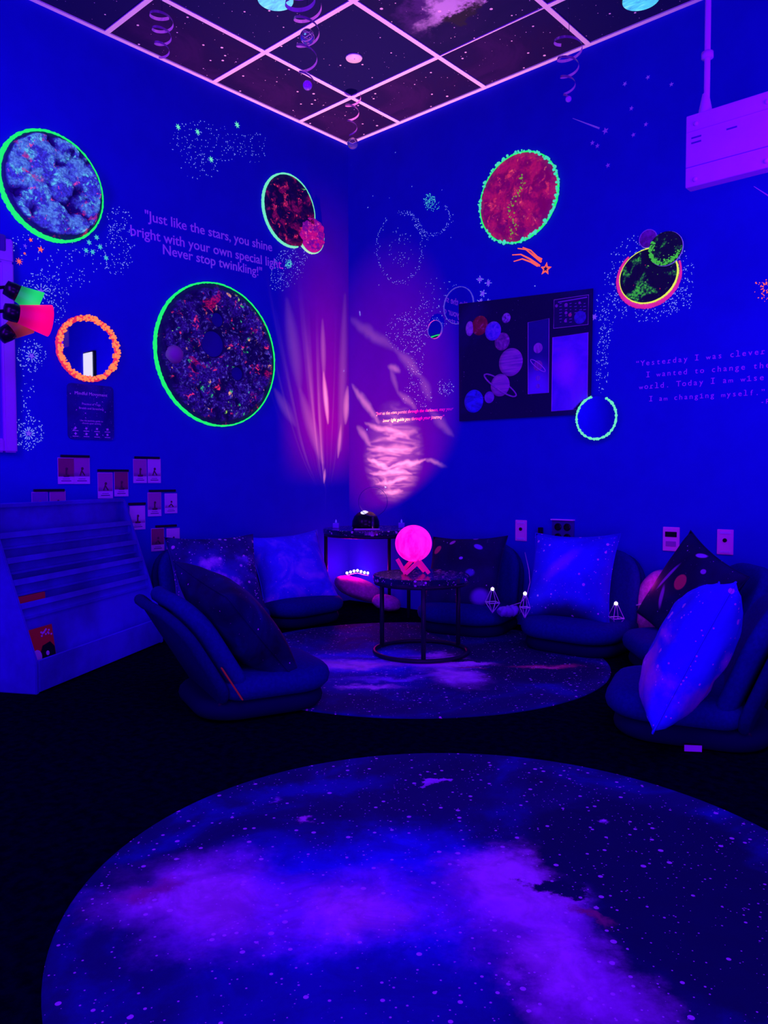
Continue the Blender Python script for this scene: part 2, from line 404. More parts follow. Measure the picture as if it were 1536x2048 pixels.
m3 = rockmat('dark_violet_rock_paint', (.006, .004, .06), lin(2, 0, 38), [
    (lin(38, 10, 135), 10, .44, .56, .18, .8), (lin(85, 70, 205), 46, .55, .63, .30, .8), (lin(165, 5, 65), 7, .60, .66, None, .85), (lin(250, 45, 100), 19, .615, .67, .2, .8),
    (lin(60, 215, 120), 16, .645, .685, .15, .8), (lin(250, 165, 120), 21, .65, .69, .15, .7), (lin(180, 240, 60), 11, .66, .695, .15, .8)], 80)
P3 = (-1.012, 1.454)
cr = [(-.045, .052, .068), (-.015, .185, .037), (.115, -.09, .036)]
p = thing('planet_wall_art', 'largest round planet, dark violet rock with craters, above the floor pillows', 'wall art', LM(*P3))
obj('disc', relief(.382, .378, .045, 11.3, 19, 96, 300, cr), m3, p, True)
obj('rim', rim(.386, .381, .009, .020, .25, 4, 240, taper=lambda a: 1.0-.55*math.cos(R(a-10))), M['green'], p, True)
mc = mat('crater_floor_paint', (.02, .012, .28), .6)
for i, (a, b, c_) in enumerate(cr): obj('crater', disc(c_, .004, 40), mc, p, False, Matrix.Translation((a, b, .012)))
obj('ball_moon', sphere(.047, 28, 16), mat('violet_ball_paint', (.45, .25, .4), .7), p, True, Matrix.Translation((-.295, -.035, .035)))

m4 = rockmat('crimson_rock_paint', (.04, .005, .08), lin(110, 0, 72), [
    (lin(60, 0, 90), 10, .55, .7, None, .2), (lin(170, 14, 75), 12, .42, .6, None, .4), (lin(215, 45, 75), 18, .55, .64, .3, .6), (lin(250, 105, 85), 34, .61, .68, .35, .8)], 50)
p = thing('planet_wall_art', 'crimson cratered planet with a bumpy green rim, high on the right wall', 'wall art', RM(1.257, 2.258))
obj('disc', relief(.232, .224, .035, 21.4, 15, power=.9), m4, p, True)
bm = bmesh.new(); rnd = random.Random(4)
for k in range(150):
    a = rnd.random()*2*math.pi; rr = rnd.uniform(.975, 1.045)
    bmesh.ops.create_icosphere(bm, subdivisions=1, radius=rnd.uniform(.004, .009), matrix=Matrix.Translation((.236*rr*math.cos(a), .228*rr*math.sin(a), .016)))
obj('rim', rim(.238, .230, .006, .014, .4, 5), M['green'], p, True); obj('beaded_rim', bm, mat('green_teal_bead_paint', (.1, .3, .3), .6, emit=lin(60, 215, 150), es=1, var=.3), p, True)
bm = bmesh.new()
for k in range(70):
    t = rnd.random(); xx = .02+.03*math.sin(t*9)-.06*t*t; yy = .10-.30*t
    bmesh.ops.create_icosphere(bm, subdivisions=1, radius=rnd.uniform(.002, .005), matrix=Matrix.Translation((xx+rnd.gauss(0, .010), yy+rnd.gauss(0, .012), .042)))
obj('fleck_trail', bm, glow('lime_fleck_paint', (140, 190, 70), .6), p, True)

# the black planet and its two companions
ebl = rockmat('black_green_fleck_paint', (.01, .01, .03), lin(2, 2, 20), [(lin(60, 180, 40), 10, .55, .65, None, .95), (lin(130, 225, 70), 60, .66, .70, None, .3), (lin(190, 40, 60), 50, .70, .73, None, .3)])
p = thing('planet_wall_art', 'black planet with a yellow outline and a thick magenta crescent', 'wall art', RM(1.969, 1.727))
obj('disc', relief(.136, .122, .006, 31.0, 40, 30, 120, edge=.97), ebl, p, True)
obj('rim', rim(.138, .124, .007, .012, .35, 6), M['yellow'], p, True)
obj('crescent', rim(.151, .139, .022, .008, .15, 7, 140, 130, 378, taper=lambda a: .35+.65*max(0, math.sin(R((a % 360-130)/1.36))) if a % 360 > 100 else .35), mat('magenta_crescent_paint', (.3, .03, .2), .7, emit=lin(205, 30, 115), es=1, var=.35, vscale=25), p, True)
gx, gz = RW(1336, 500)
p = thing('planet_wall_art', 'black disc thickly flecked with green along its lower left edge', 'wall art', RM(gx, gz, .020))
obj('disc', relief(.078, .076, .004, 33.0, 40, 24, 100, edge=.97), rockmat('black_lime_fleck_paint', (.01, .01, .03), lin(2, 4, 16), [(lin(50, 150, 40), 20, .55, .66, None, .95), (lin(140, 225, 80), 80, .66, .70, None, .3)]), p, True)
obj('rim', rim(.078, .076, .003, .008, .3, 8), mat('pale_outline_paint', (.7, .6, .7), .6, emit=lin(90, 80, 150), es=.6), p, True)
bm = bmesh.new()
for k in range(190):
    a = R(rnd.uniform(145, 345)); q = 1-abs(rnd.gauss(0, .13))
    bmesh.ops.create_icosphere(bm, subdivisions=1, radius=rnd.uniform(.002, .005), matrix=Matrix.Translation((.076*q*math.cos(a), .074*q*math.sin(a), .016)))
obj('fleck_edge', bm, glow('green_fleck_paint', (75, 205, 70), .75), p, True)
vx, vz = RW(1297, 478)
p = thing('planet_wall_art', 'smallest planet disc, plain violet with a white outline, above the black planet', 'wall art', RM(vx, vz, 0))
obj('disc', disc(.040, .008, 40), mat('violet_planet_paint', (.35, .06, .35), .6, var=.4, vscale=40), p); obj('rim', rim(.041, .041, .004, .010, .2, 9, 80), M['white'], p, True)

# ------------------------------------------------------------------ mirrors
p = thing('round_mirror', 'round mirror in a thick orange beaded frame, above the acrylic sign', 'mirror', LM(-1.752, 1.396))
obj('mirror_glass', disc(.132, .012, 72), M['mirror'], p)
bm = bmesh.new(); rnd = random.Random(11)
for k in range(330):
    a = rnd.random()*2*math.pi; rr = .142+rnd.uniform(-.012, .012)
    bmesh.ops.create_icosphere(bm, subdivisions=1, radius=rnd.uniform(.004, .007), matrix=Matrix.Translation((rr*math.cos(a), rr*math.sin(a), .016+rnd.random()*.008)))
fr = obj('frame', rim(.142, .142, .024, .018, .2, 12, 120), mat('fluorescent_orange_paint', (.5, .1, .05), .6, emit=lin(215, 40, 75), es=1), p, True)
obj('beads', bm, mat('orange_bead_paint', (.5, .2, .05), .5, emit=lin(255, 135, 70), es=1, var=.3, vscale=80), fr, True)
def small_mirror(label, x, z, r, rimmat, rw, jit, off=0, a0=0, a1=360, tilt=0, tiltz=0):
    p = thing('round_mirror', label, 'mirror', RM(x, z, off))
    obj('mirror_glass', disc(r, .006, 56), M['mirror'], p, mw=Matrix.Rotation(R(tilt), 4, 'Y') @ Matrix.Rotation(R(tiltz), 4, 'X'))
    obj('rim', rim(r, r, rw, .011, jit, int(x*100), 110, a0, a1), rimmat, p, True)
pale = mat('pale_lilac_outline_paint', (.05, .05, .3), .6, emit=lin(70, 60, 170), es=1)
small_mirror('round mirror with a thin pale outline showing the mirrored quote', *RW(918, 611), .102, pale, .004, .5)
small_mirror('smallest round mirror, in the dotted nebula left of the poster', *RW(871, 659), .052, pale, .003, .5)
small_mirror('round mirror with a ragged mint rim over the lower right poster corner', *RW(1199, 836), .104, M['mint'], .010, .6, .032, -258, 62)

yy, zz = LW(180, 732); dd_ = Vector((-CAM.x, yy-CAM.y, zz-CAM.z)); tt = -yy/dd_.y
p = thing('added_glow_box', 'glowing white box added on the right wall to show in the orange mirror', 'light', RM(CAM.x*tt, zz+dd_.z*tt))  # made-up glowing box, added for the bright block in the mirror
obj('box', B(-.10, .10, -.13, .13, 0, .03, bev=.006), M['blackplastic'], p); obj('glow_face', B(-.085, .085, -.115, .115, .03, .036, bev=.004), mat('glowing_box_face', (.9, .9, .9), .4, emit=lin(235, 245, 225), es=1), p)
# ------------------------------------------------------------------ planet poster
def q2(c, u, v): return (c[0][0]*(1-u)*(1-v)+c[1][0]*u*(1-v)+c[2][0]*(1-u)*v+c[3][0]*u*v, c[0][1]*(1-u)*(1-v)+c[1][1]*u*(1-v)+c[2][1]*(1-u)*v+c[3][1]*u*v)
PX0, PZ0 = 1.287, 1.424
def plate(bm, pts, z0, z1):
    lo = [bm.verts.new((x, y, z0)) for x, y in pts]; hi = [bm.verts.new((x, y, z1)) for x, y in pts]; n = len(pts)
    bm.faces.new(hi); bm.faces.new(lo[::-1])
    for k in range(n): bm.faces.new((lo[k], lo[(k+1) % n], hi[(k+1) % n], hi[k]))
    bmesh.ops.recalc_face_normals(bm, faces=bm.faces); return bm
def PW(px, py):
    x, z = RW(px, py); return x-PX0, z-PZ0
def pquad(tl, tr, bl, br): return [PW(*bl), PW(*br), PW(*tr), PW(*tl)]
post = thing('planet_poster', 'black poster of planets with three inset pictures', 'poster', RM(PX0, PZ0, .0125))
mpost = galaxy('poster_black_print', [(0, (.012, .008, .05)), (.52, (.014, .008, .07)), (.8, (.03, .012, .25))], 1.6, 9, .1, 60, .3)
obj('sheet', plate(bmesh.new(), pquad((921, 609), (1189, 578), (922, 843), (1184, 828)), 0, .004), mpost, post)
def planet_mat(name, c0, c1, scale=(20, 20, 20), sd=0, c2=None):
    m, g, p = base(name); v = g.v('MULTIPLY', g.obj((sd, sd*.7, 0)), tuple(2.4*q for q in scale))
    f = g.noise(v, 1, 6, .62, .5); st = [(.32, c0), (.56, c1)] + ([(.74, c2)] if c2 else [])
    g.put(p.inputs['Base Color'], g.ramp(f, st)); p.inputs['Roughness'].default_value = .5; return m
def pprint(name, px, py, rpx, m, z=.004, sq=1.0, label=None):
    x, y = PW(px, py); x2, _ = PW(px+rpx, py); r = abs(x2-x)
    o = obj(name, lathe([(0, 0), (r, 0), (r, .0012), (r*.7, .0018), (0, .002)], 40, Matrix.Diagonal((1, sq, 1, 1))), m, post, True, Matrix.Translation((x, y, z)))
    if label: o['label'] = label
    return o
pprint('printed_planet', 943, 658, 8, planet_mat('print_pale_moon', (.3, .25, .5), (.8, .6, .8)), sq=1.5)
pprint('printed_planet', 963, 652, 16, planet_mat('print_red_planet', (.30, .0, .02), (.55, .02, .05), (14, 14, 14), 3, (.9, .3, .5)), label='red planet print')
bpy.data.materials['print_red_planet'].node_tree.nodes['Principled BSDF'].inputs['Base Color']
pprint('printed_planet', 990, 663, 16, planet_mat('print_blue_planet', (.02, .04, .8), (.3, .2, .9), (18, 18, 18), 5, (.9, .7, .9)), .006)
pprint('printed_planet', 1008, 684, 15, planet_mat('print_violet_planet', (.12, .01, .25), (.5, .10, .4), (18, 18, 18), 7, (.9, .6, .9)), .005)
pprint('printed_planet', 1016, 637, 8.5, planet_mat('print_grey_planet', (.08, .04, .2), (.7, .5, .8), (26, 26, 26), 8))
pprint('printed_planet', 1025, 725, 24, planet_mat('print_banded_planet', (.15, .04, .4), (.75, .35, .65), (2, 26, 2), 9, (.5, .2, .5)), label='banded planet print')
s_ = pprint('printed_planet', 1004, 771, 19, planet_mat('print_ringed_planet', (.25, .06, .45), (.7, .32, .6), (2, 22, 2), 12), .005, label='ringed planet print')
bm = bmesh.new(); r = .058; pts = []
for k in range(48):
    a = 2*math.pi*k/48; pts.append((2.05*r*math.cos(a), .42*r*math.sin(a), .0035 if math.sin(a) < .1 else -.0025))
tube(bm, pts, .0045, 6, True)
obj('printed_ring', bm, planet_mat('print_ring', (.3, .1, .5), (.6, .3, .6)), s_, True, Matrix.Rotation(R(-33), 4, 'Z'))
pprint('printed_planet', 951, 803, 19, planet_mat('print_deep_blue_planet', (.01, .02, .45), (.05, .06, .95), (8, 14, 8), 14))
pprint('printed_planet', 982, 795, 14, planet_mat('print_soft_violet_planet', (.14, .04, .5), (.4, .15, .7), (8, 8, 8), 15), .0022)
def inset(name, tl, tr, bl, br, stops, seed, label, blobs=(), star_=0.0):
    c = pquad(tl, tr, bl, br); mx, my = sum(x for x, y in c)/4, sum(y for x, y in c)/4; c2 = [(x-mx, y-my) for x, y in c]
    o = obj(name, plate(bmesh.new(), c2, .004, .0065), galaxy(name+'_print', stops, 5, seed, star_, 70, .8, blobs=blobs, warp=.03), post, mw=Matrix.Translation((mx, my, 0)))
    o['label'] = label
    obj('border', T([(x, y, .0068) for x, y in c2], .0016, n=6, closed=True), M['white'], o); return o, mx, my
tall, tx, ty = inset('inset_picture', (1060, 646), (1102, 638), (1060, 789), (1101, 786), [(0, (.02, .015, .2)), (1, (.03, .02, .3))], 31, 'tall narrow inset picture', [(0, -.17, .14, .19, 0, .8, (.25, .08, .9)), (0, .215, .09, .022, 4, .5, (.9, .05, .15))])
for px, py, rp, cc in ((1080, 697, 9, (.75, .4, .7)), (1080, 732, 9, (.5, .15, .5)), (1080, 757, 4.5, (.45, .2, .8)), (1080, 773, 4, (.4, .15, .8))):
    x, y = PW(px, py); x2, _ = PW(px+rp, py)
    obj('small_planet', disc(abs(x2-x), .0015, 24), planet_mat('print_small_planet', tuple(.4*q for q in cc), cc, (60, 6, 6), px+py), tall, mw=Matrix.Translation((x-tx, y-ty, .0068)))
x, y = PW(1080, 732)
obj('small_ring', T([(.055*math.cos(R(k)), .012*math.sin(R(k)), 0) for k in range(0, 360, 12)], .002, n=5, closed=True), M['lilac'], tall, mw=Matrix.Translation((x-tx, y-ty, .009)) @ Matrix.Rotation(R(-38), 4, 'Z'))
ch, tx, ty = inset('inset_picture', (1112, 601), (1181, 591), (1111, 658), (1180, 650), [(0, (.02, .015, .08)), (1, (.03, .02, .14))], 32, 'inset chart with rows of tiny lettering')
x, y = PW(1164, 636); obj('small_planet', disc(.032, .0015, 32), planet_mat('print_chart_planet', (.02, .02, .3), (.08, .12, .6)), ch, mw=Matrix.Translation((x-tx, y-ty, .0068)))
for px, py, rp in ((1117, 613, 3), (1136, 611, 3.5), (1144, 631, 3.6), (1136, 627, 3), (1163, 607, 2.5), (1135, 643, 3)):
    x, y = PW(px, py); obj('small_planet', disc(.0026*rp, .0015, 16), mat('print_dot_planet', (.9, .1, .3) if px == 1144 else (.5, .15, .5), .6), ch, mw=Matrix.Translation((x-tx, y-ty, .0068)))
bm = bmesh.new(); rnd = random.Random(5)
a, b = PW(1120, 603); box(bm, a-tx, a-tx+.16, b-ty-.010, b-ty-.004, .007, .0076)
for px in (1125, 1136, 1145, 1155, 1165, 1173):
    for j in range(7):
        if px > 1150 and j > 3: continue
        x, y = PW(px, 608+j*6.2); wv = rnd.uniform(.006, .016); box(bm, x-tx-wv/2, x-tx+wv/2, y-ty-.0018, y-ty+.0014, .0066, .0074)
obj('lettering', bm, mat('print_pale_lettering', (.4, .25, .6), .6), ch)
inset('inset_picture', (1109, 676), (1180, 666), (1107, 823), (1178, 818), [(.2, (.06, .03, .75)), (.5, (.25, .09, .9)), (.75, (.5, .12, .9))], 33, 'large inset picture of a violet ringed planet',
      [(.06, -.17, .13, .02, 35, .5, (.01, .01, .08)), (-.02, .02, .09, .12, 0, .9, (.6, .12, .95)), (.05, -.20, .10, .012, 38, .6, (.2, .08, .6))], .06)

# ------------------------------------------------------------------ wall quotes
QL = M['lilac']
def quote(label, mw, m, fns):
    t = thing('wall_quote', label, 'wall lettering', mw)
    for f in fns:
        bm = bmesh.new(); f(bm); obj('lettering', bm, m, t)
def ltext(bm, s, p0, p1, o, **k):
    (y0, z0), (y1, z1) = LW(*p0), LW(*p1); text_mesh(bm, s, width=math.hypot(y1-y0, z1-z0), x=y0-o[0], y=z0-o[1], rot=math.atan2(z1-z0, y1-y0), **k)
def rtext(bm, s, p0, p1, o, **k):
    (y0, z0), (y1, z1) = RW(*p0), RW(*p1); text_mesh(bm, s, width=math.hypot(y1-y0, z1-z0), x=y0-o[0], y=z0-o[1], rot=math.atan2(z1-z0, y1-y0), **k)
o = (-1.03, 2.0)
quote('lilac three-line quote that begins Just like the stars', LM(*o), QL, [
    lambda b: ltext(b, '"Just like the stars, you shine', (290, 440), (544, 503), (-1.03, 2.0), bold=.008),
    lambda b: ltext(b, 'bright with your own special light.', (261, 470), (566, 538), (-1.03, 2.0), bold=.008),
    lambda b: ltext(b, 'Never stop twinkling!"', (326, 508), (524, 553), (-1.03, 2.0), bold=.008)])
o2 = (2.2, 1.23)
def mono(bm, s, p0, p1, o):
    """fixed-pitch slab lettering, one cell per character"""
    (x0, z0), (x1, z1) = RW(*p0), RW(*p1); n = len(s.rstrip()); L = math.hypot(x1-x0, z1-z0); c = L/n; ang = math.atan2(z1-z0, x1-x0); sz = c*1.55
    for i, ch_ in enumerate(s):
        if ch_ == ' ': continue
        cx = x0-o[0]+(i+.5)*c*math.cos(ang); cz = z0-o[1]+(i+.5)*c*math.sin(ang)
        text_mesh(bm, ch_, size=sz*(.72 if ch_ in 'mwM' else .93), align='CENTER', x=cx, y=cz, rot=ang)
        Mx = Matrix.Translation((cx, cz, 0)) @ Matrix.Rotation(ang, 4, 'Z')
        if ch_ == 'I':
            for zz in (0, .60*sz): box(bm, -.3*c, .3*c, zz, zz+.075*sz, .001, .0025, Mx)
        if ch_ in 'il': box(bm, -.32*c, .34*c, 0, .07*sz, .001, .0025, Mx); box(bm, -.3*c, 0, (.62 if ch_ == 'l' else .44)*sz, (.69 if ch_ == 'l' else .51)*sz, .001, .0025, Mx)
        if ch_ == 'r': box(bm, -.36*c, .2*c, 0, .07*sz, .001, .0025, Mx)
quote('violet typewriter-style quote that begins Yesterday I was clever', RM(*o2), mat('dim_violet_vinyl', (1, .8, 1), .6), [
    lambda b: mono(b, '\u201cYesterday I was clever so', (1270, 733), (1571, 704), o2), lambda b: mono(b, 'I wanted to change the', (1291, 755), (1542, 735), o2),
    lambda b: mono(b, 'world. Today I am wise so', (1277, 779), (1569, 757), o2), lambda b: mono(b, 'I am changing myself.\u201d', (1297, 803), (1532, 789), o2),
    lambda b: rtext(b, '- R', (1523, 808), (1540, 807), o2)])
o3 = (.54, 1.16)
quote('tiny white italic two-line quote left of the poster', RM(*o3), mat('white_vinyl', (.16, .22, .9), .6), [
    lambda b: rtext(b, '\u201cJust as the stars persist through the darkness, may your', (752, 830), (907, 820), o3, shear=.25, bold=.015),
    lambda b: rtext(b, 'inner light guide you through your journey\u201d', (766, 844), (889, 836), o3, shear=.25, bold=.015)])

# ------------------------------------------------------------------ acrylic sign on the left wall
sgn = thing('acrylic_sign', 'dark glossy acrylic sign headed Mindful Movement, below the orange mirror', 'sign', LM(-1.742, 1.100))
obj('sheet', lathe([(0, 0)], 3) if False else plate(bmesh.new(), rrect(.228, .258, .02), 0, .008), galaxy('sign_print', [(.2, (.012, .01, .09)), (.6, (.03, .02, .3)), (1, (.06, .03, .4))], 5, 4, .25, 70, rough=.12), sgn)
bm = bmesh.new()
for s, y, sz in (('Mindful Movement', .078, .0215), ('Practice of Yoga', .032, .014), ('Breath and Stretching', .012, .014), ('Use this activity guide to', -.045, .0115), ('choose your activity', -.057, .0115)):
    text_mesh(bm, s, size=sz, align='CENTER', y=y, z=.0085, h=.001)
for i in range(4):
    for j in range(2):
        x, y = -.08+i*.053, -.083-j*.026; star(bm, x, y+.005, .008, .0085, 4, .5, 20*i, .001)
        box(bm, x-.014, x+.014, y-.009, y-.006, .0085, .0095)
obj('lettering', bm, M['lilac'], sgn)

# ------------------------------------------------------------------ pose cards in pairs on magnetic clips
sky = {'rust': ((.34, .03, .12), (.16, .02, .10)), 'violet': ((.5, .16, .4), (.25, .08, .3)), 'white': ((.75, .6, .8), (.35, .15, .4)), 'blue': ((.2, .1, .5), (.3, .08, .2))}
def pose_card(px0, py0, px1, py1, kind, fig, label, off=.004):
    (y0, z1), (y1, _) = LW(px0, py0), LW(px1, py0); _, z0 = LW(px0, py1); cy, cz, wd, ht = (y0+y1)/2, (z0+z1)/2, y1-y0, z1-z0
    c = thing('pose_card', label, 'card', LM(cy, cz, off), 'pose cards clipped to the left wall')
    obj('card', B(-wd/2, wd/2, -ht/2, ht/2, 0, .0015), mat('card_stock', (.8, .72, .85), .5), c)
    a, b = sky[kind]; m, g, pn = base('card_picture_'+kind); yy = g.sep(g.obj())[1]
    g.put(pn.inputs['Base Color'], g.mix(g.mr(g.m('ADD', yy, g.m('MULTIPLY', g.noise(g.obj(), 25, 3), .02)), -.012, .006), b, a)); pn.inputs['Roughness'].default_value = .5
    obj('picture', B(-wd/2+.002, wd/2-.002, -ht/2+ht*.28, ht/2-.003, .0015, .0022), m, c)
    bm = bmesh.new(); q = ht*.32
    bmesh.ops.create_icosphere(bm, subdivisions=2, radius=q*.17, matrix=Matrix.Translation((.002, -ht*.02+q*.30, .003)) @ Matrix.Diagonal((1, 1, .2, 1)))
    if fig == 0: tube(bm, [(0, -ht*.02+q*.15, .003), (0, -ht*.19, .003)], .004, 6); tube(bm, [(-.013, -ht*.19, .003), (.013, -ht*.19, .003)], .005, 6)
    elif fig == 1: tube(bm, [(.0, -ht*.02+q*.15, .003), (-.010, -ht*.19, .003)], .003, 6); tube(bm, [(0, -ht*.02, .003), (.013, -ht*.18, .003)], .003, 6)
    else: tube(bm, [(-.014, -ht*.16, .003), (0, -ht*.03, .003), (.012, -ht*.17, .003)], .0035, 6)
    obj('figure', bm, mat('card_figure_ink', (.10, .03, .06) if kind != 'blue' else (.4, .2, .3), .6), c, True)
    bm = bmesh.new(); box(bm, -wd*.30, wd*.30, -ht/2+ht*.10, -ht/2+ht*.135, .0015, .002); box(bm, -wd*.22, wd*.22, -ht/2+ht*.18, -ht/2+ht*.2, .0015, .002)
    obj('caption', bm, mat('card_caption_ink', (.1, .05, .25), .6), c)
def clip(px0, py, px1, label, m=M['blackplastic']):
    (y0, z), (y1, _) = LW(px0, py), LW(px1, py)
    tag(obj('magnetic_clip', B(-(y1-y0)/2, (y1-y0)/2, -.006, .006, 0, .010, bev=.002), m, mw=LM((y0+y1)/2, z)), label, 'clip', 'magnetic card clips')
pairs = [
    ((114, 915, 147, 968), (146, 914, 178, 968), 'rust', 'violet', 0, 1, (120, 912, 178), 'the pair under the acrylic sign'),
    ((194, 945, 224, 997), (227, 943, 255, 993), 'violet', 'rust', 1, 0, (194, 941, 256), 'the pair nearest above the book display'),
    ((265, 918, 292, 966), (294, 917, 320, 966), 'violet', 'white', 0, 1, (268, 915, 318), 'the topmost right pair'),
    ((62, 984, 94, 1030), (98, 982, 130, 1030), 'blue', 'violet', 0, 0, (66, 981, 128), 'the pair half hidden behind the book display top'),
    ((294, 985, 321, 1033), (328, 987, 353, 1027), 'violet', 'white', 0, 2, (297, 982, 350), 'the middle right pair'),
    ((258, 1012, 289, 1060), None, 'white', None, 0, 0, (256, 1008, 290), 'the single clip by the book display edge'),
    ((301, 1057, 327, 1103), (332, 1057, 358, 1102), 'rust', 'white', 2, 0, (310, 1053, 352), 'the lowest pair'),
]
for L_, R_, k1, k2, f1, f2, (c0, cy_, c1), where in pairs:
    pose_card(*L_, k1, f1, ('left card of ' if R_ else 'pose card on ')+where+', '+{'rust': 'rust red', 'violet': 'violet', 'white': 'pale', 'blue': 'bluish'}[k1]+' picture')
    if R_: pose_card(*R_, k2, f2, 'right card of '+where+', '+{'rust': 'rust red', 'violet': 'violet', 'white': 'pale', 'blue': 'bluish'}[k2]+' picture')
    clip(c0, cy_, c1, ('black clip of ' if R_ else 'black magnetic clip: ')+where)

# ------------------------------------------------------------------ wall board at the left edge
wb = thing('framed_board', 'tall framed board on the left wall behind the lamp', 'board', LM(-2.50, 1.36))
obj('panel', B(-.36, .36, -.42, .42, 0, .012), mat('board_panel', (.10, .06, .55), .5), wb)
bm = bmesh.new()
for a in ((-.405, -.35, -.46, .36), (.35, .405, -.46, .36), (-.35, .35, -.46, -.40), (-.405, .405, .36, .46)): box(bm, *a, 0, .030)
bmesh.ops.bevel(bm, geom=bm.edges[:], offset=.006, segments=2, affect='EDGES')
obj('frame', bm, mat('board_frame', (.55, .4, .75), .6), wb); obj('cap', B(-.41, .375, .40, .475, .0, .034, bev=.01), mat('board_cap', (.08, .06, .3), .5), wb)

# ------------------------------------------------------------------ wall plates on the right wall
def wall_plate(px, py, label, kind):
    x, z = RW(px, py); p = thing('wall_plate', label, 'wall plate', RM(x, z))
    w_ = .070 if kind != 'data' else .078
    pm = mat('wall_plate_plastic', (1, .55, .75), .5)
    obj('plate', B(-w_/2, w_/2, -.056, .056, 0, .007, bev=.003), pm, p)
    if kind == 'jack':
        obj('socket', lathe([(0, 0), (.009, 0), (.009, .006), (.006, .006), (.006, .002), (0, .002)], 20), M['blackplastic'], p, mw=Matrix.Translation((0, .008, .006)))
        for zz in (.040, -.044): obj('label_strip', B(-.022, .022, zz-.005, zz+.005, .006, .010, bev=.001), M['white'], p)
    else:
        obj('window', B(-.027, .027, .010, .034, .005, .009), M['blackplastic'], p)
        obj('socket', B(-.024, .024, -.034, -.010, .006, .010, bev=.002), mat('grey_socket', (.4, .25, .45), .5), p)
        for zz in (.046, -.046): obj('screw', disc(.003, .008, 10), M['white'], p, mw=Matrix.Translation((0, zz, 0)))
wall_plate(1043, 1061, 'pale jack plate on the wall left of the black outlet', 'jack')
wall_plate(1343, 1078, 'pale wall plate with a black window, between the two jack plates', 'data')
wall_plate(1451, 1084, 'pale jack plate furthest from the room corner', 'jack')
x, z = RW(1127, 1064)
ob = thing('power_outlet', 'dark four-socket power outlet above the pale blue pillow', 'outlet', RM(x, z))
obj('plate', B(-.062, .062, -.06, .06, 0, .008, bev=.002), mat('dark_blue_plate', (.03, .02, .25), .4), ob)
for sx in (-.026, .026):
    for sy in (-.026, .026): obj('socket', lathe([(0, 0), (.019, 0), (.019, .008), (.015, .010), (.015, .004), (0, .004)], 24), M['blackplastic'], ob, mw=Matrix.Translation((sx, sy, .006)))
obj('ledge', B(-.064, .064, .060, .066, 0, .02), M['lilac'], ob)
x, z = RW(1083, 1062)
pc = thing('appliance_plug', 'dark plug and hanging cord on the wall left of the black outlet', 'plug', RM(x, z))
obj('cord', T([(.012, -.02, .012), (.0, .0, .014), (-.003, -.08, .012), (-.002, -.2, .012), (.0, -.40, .012)], .005), M['blackplastic'], pc, True)
obj('plug_body', B(-.008, .012, -.015, .02, 0, .026, bev=.004), M['blackplastic'], pc)

# ------------------------------------------------------------------ star stickers and painted dots
def decal_star(wall, px, py, rpx, m, label, group=None, n=5, inner=.42, rot=None):
    F, MM = (LW, LM) if wall == 'L' else (RW, RM); x, z = F(px, py); x2, _ = F(px+rpx, py); bm = bmesh.new()
    star(bm, 0, 0, abs(x2-x)*1.1, .0005, n, inner, random.uniform(0, 90) if rot is None else rot)
    tag(obj('star_decal', bm, m, mw=MM(x, z)), label, 'star sticker', group)
for px, py in ((356, 254), (395, 264), (474, 250), (422, 319)):
    decal_star('L', px, py, 5, M['mint'], 'mint star in the dotted constellation high on the left wall', 'mint constellation stars', 7, .35)
for px, py in ((193, 475), (178, 485), (172, 501), (200, 494), (185, 504), (212, 516)):
    decal_star('L', px, py, 5, M['teal'], 'teal star below the right edge of the blue rock planet', 'teal stars by the blue planet', 6, .45)
decal_star('L', 38, 523, 7, M['coral'], 'largest coral star, below the blue rock planet', None, 8, .3)
decal_star('L', 81, 499, 6, M['coral'], 'mid-sized coral star right of the largest coral star', None, 5, .45)
decal_star('L', 61, 480, 4, M['coral'], 'small coral star just under the blue rock planet rim', None, 5, .5)
decal_star('L', 49, 507, 2.5, M['coral'], 'tiniest coral star, between the three larger coral ones', None, 5, .6)
decal_star('L', 50, 492, 4, M['violetdot'], 'pale violet star among the coral stars', None, 5, .35)
for px, py, s_ in ((82, 583, 'highest burst by the framed board'), (63, 712, 'middle burst by the framed board'), (57, 867, 'lowest burst by the framed board')):
    decal_star('L', px, py, 7, M['violetdot'], 'violet star at the heart of the '+s_, None, 5, .42)
for px, py in ((1250, 168), (1296, 155), (1343, 169), (1263, 217), (1292, 249), (1267, 270), (1185, 286), (1195, 292), (1216, 331)):
    decal_star('R', px, py, 4.2, M['lilac'], 'tiny lilac star sticker high on the wall around the shooting star', 'tiny lilac star stickers')
decal_star('R', 928, 719, 5, M['white'], 'white star outline sticker on the left edge of the poster', None, 5, .5)
for px, py in ((960, 559), (977, 566), (966, 587), (961, 604), (977, 605)):
    decal_star('R', px, py, 5, M['violetdot'], 'violet star between the outlined mirror and the poster top', 'violet stars above the poster', 6, .45)
decal_star('R', 1189, 634, 6, M['violetdot'], 'violet star on the right edge of the poster', None, 6, .45)
def dotmesh(bm, pts, F, o, rm=.0020, rnd=random):
    for px, py in pts:
        x, z = F(px, py); x -= o[0]; z -= o[1]; r = rm*rnd.uniform(.55, 1.35); a = rnd.random()*3; e = rnd.uniform(1, 1.9)
        vs = [bm.verts.new((x+r*(math.cos(a)*math.cos(b)*e-math.sin(a)*math.sin(b)), z+r*(math.sin(a)*math.cos(b)*e+math.cos(a)*math.sin(b)), .0012)) for b in (0, 1.05, 2.09, 3.14, 4.19, 5.24)]
        bm.faces.new(vs)
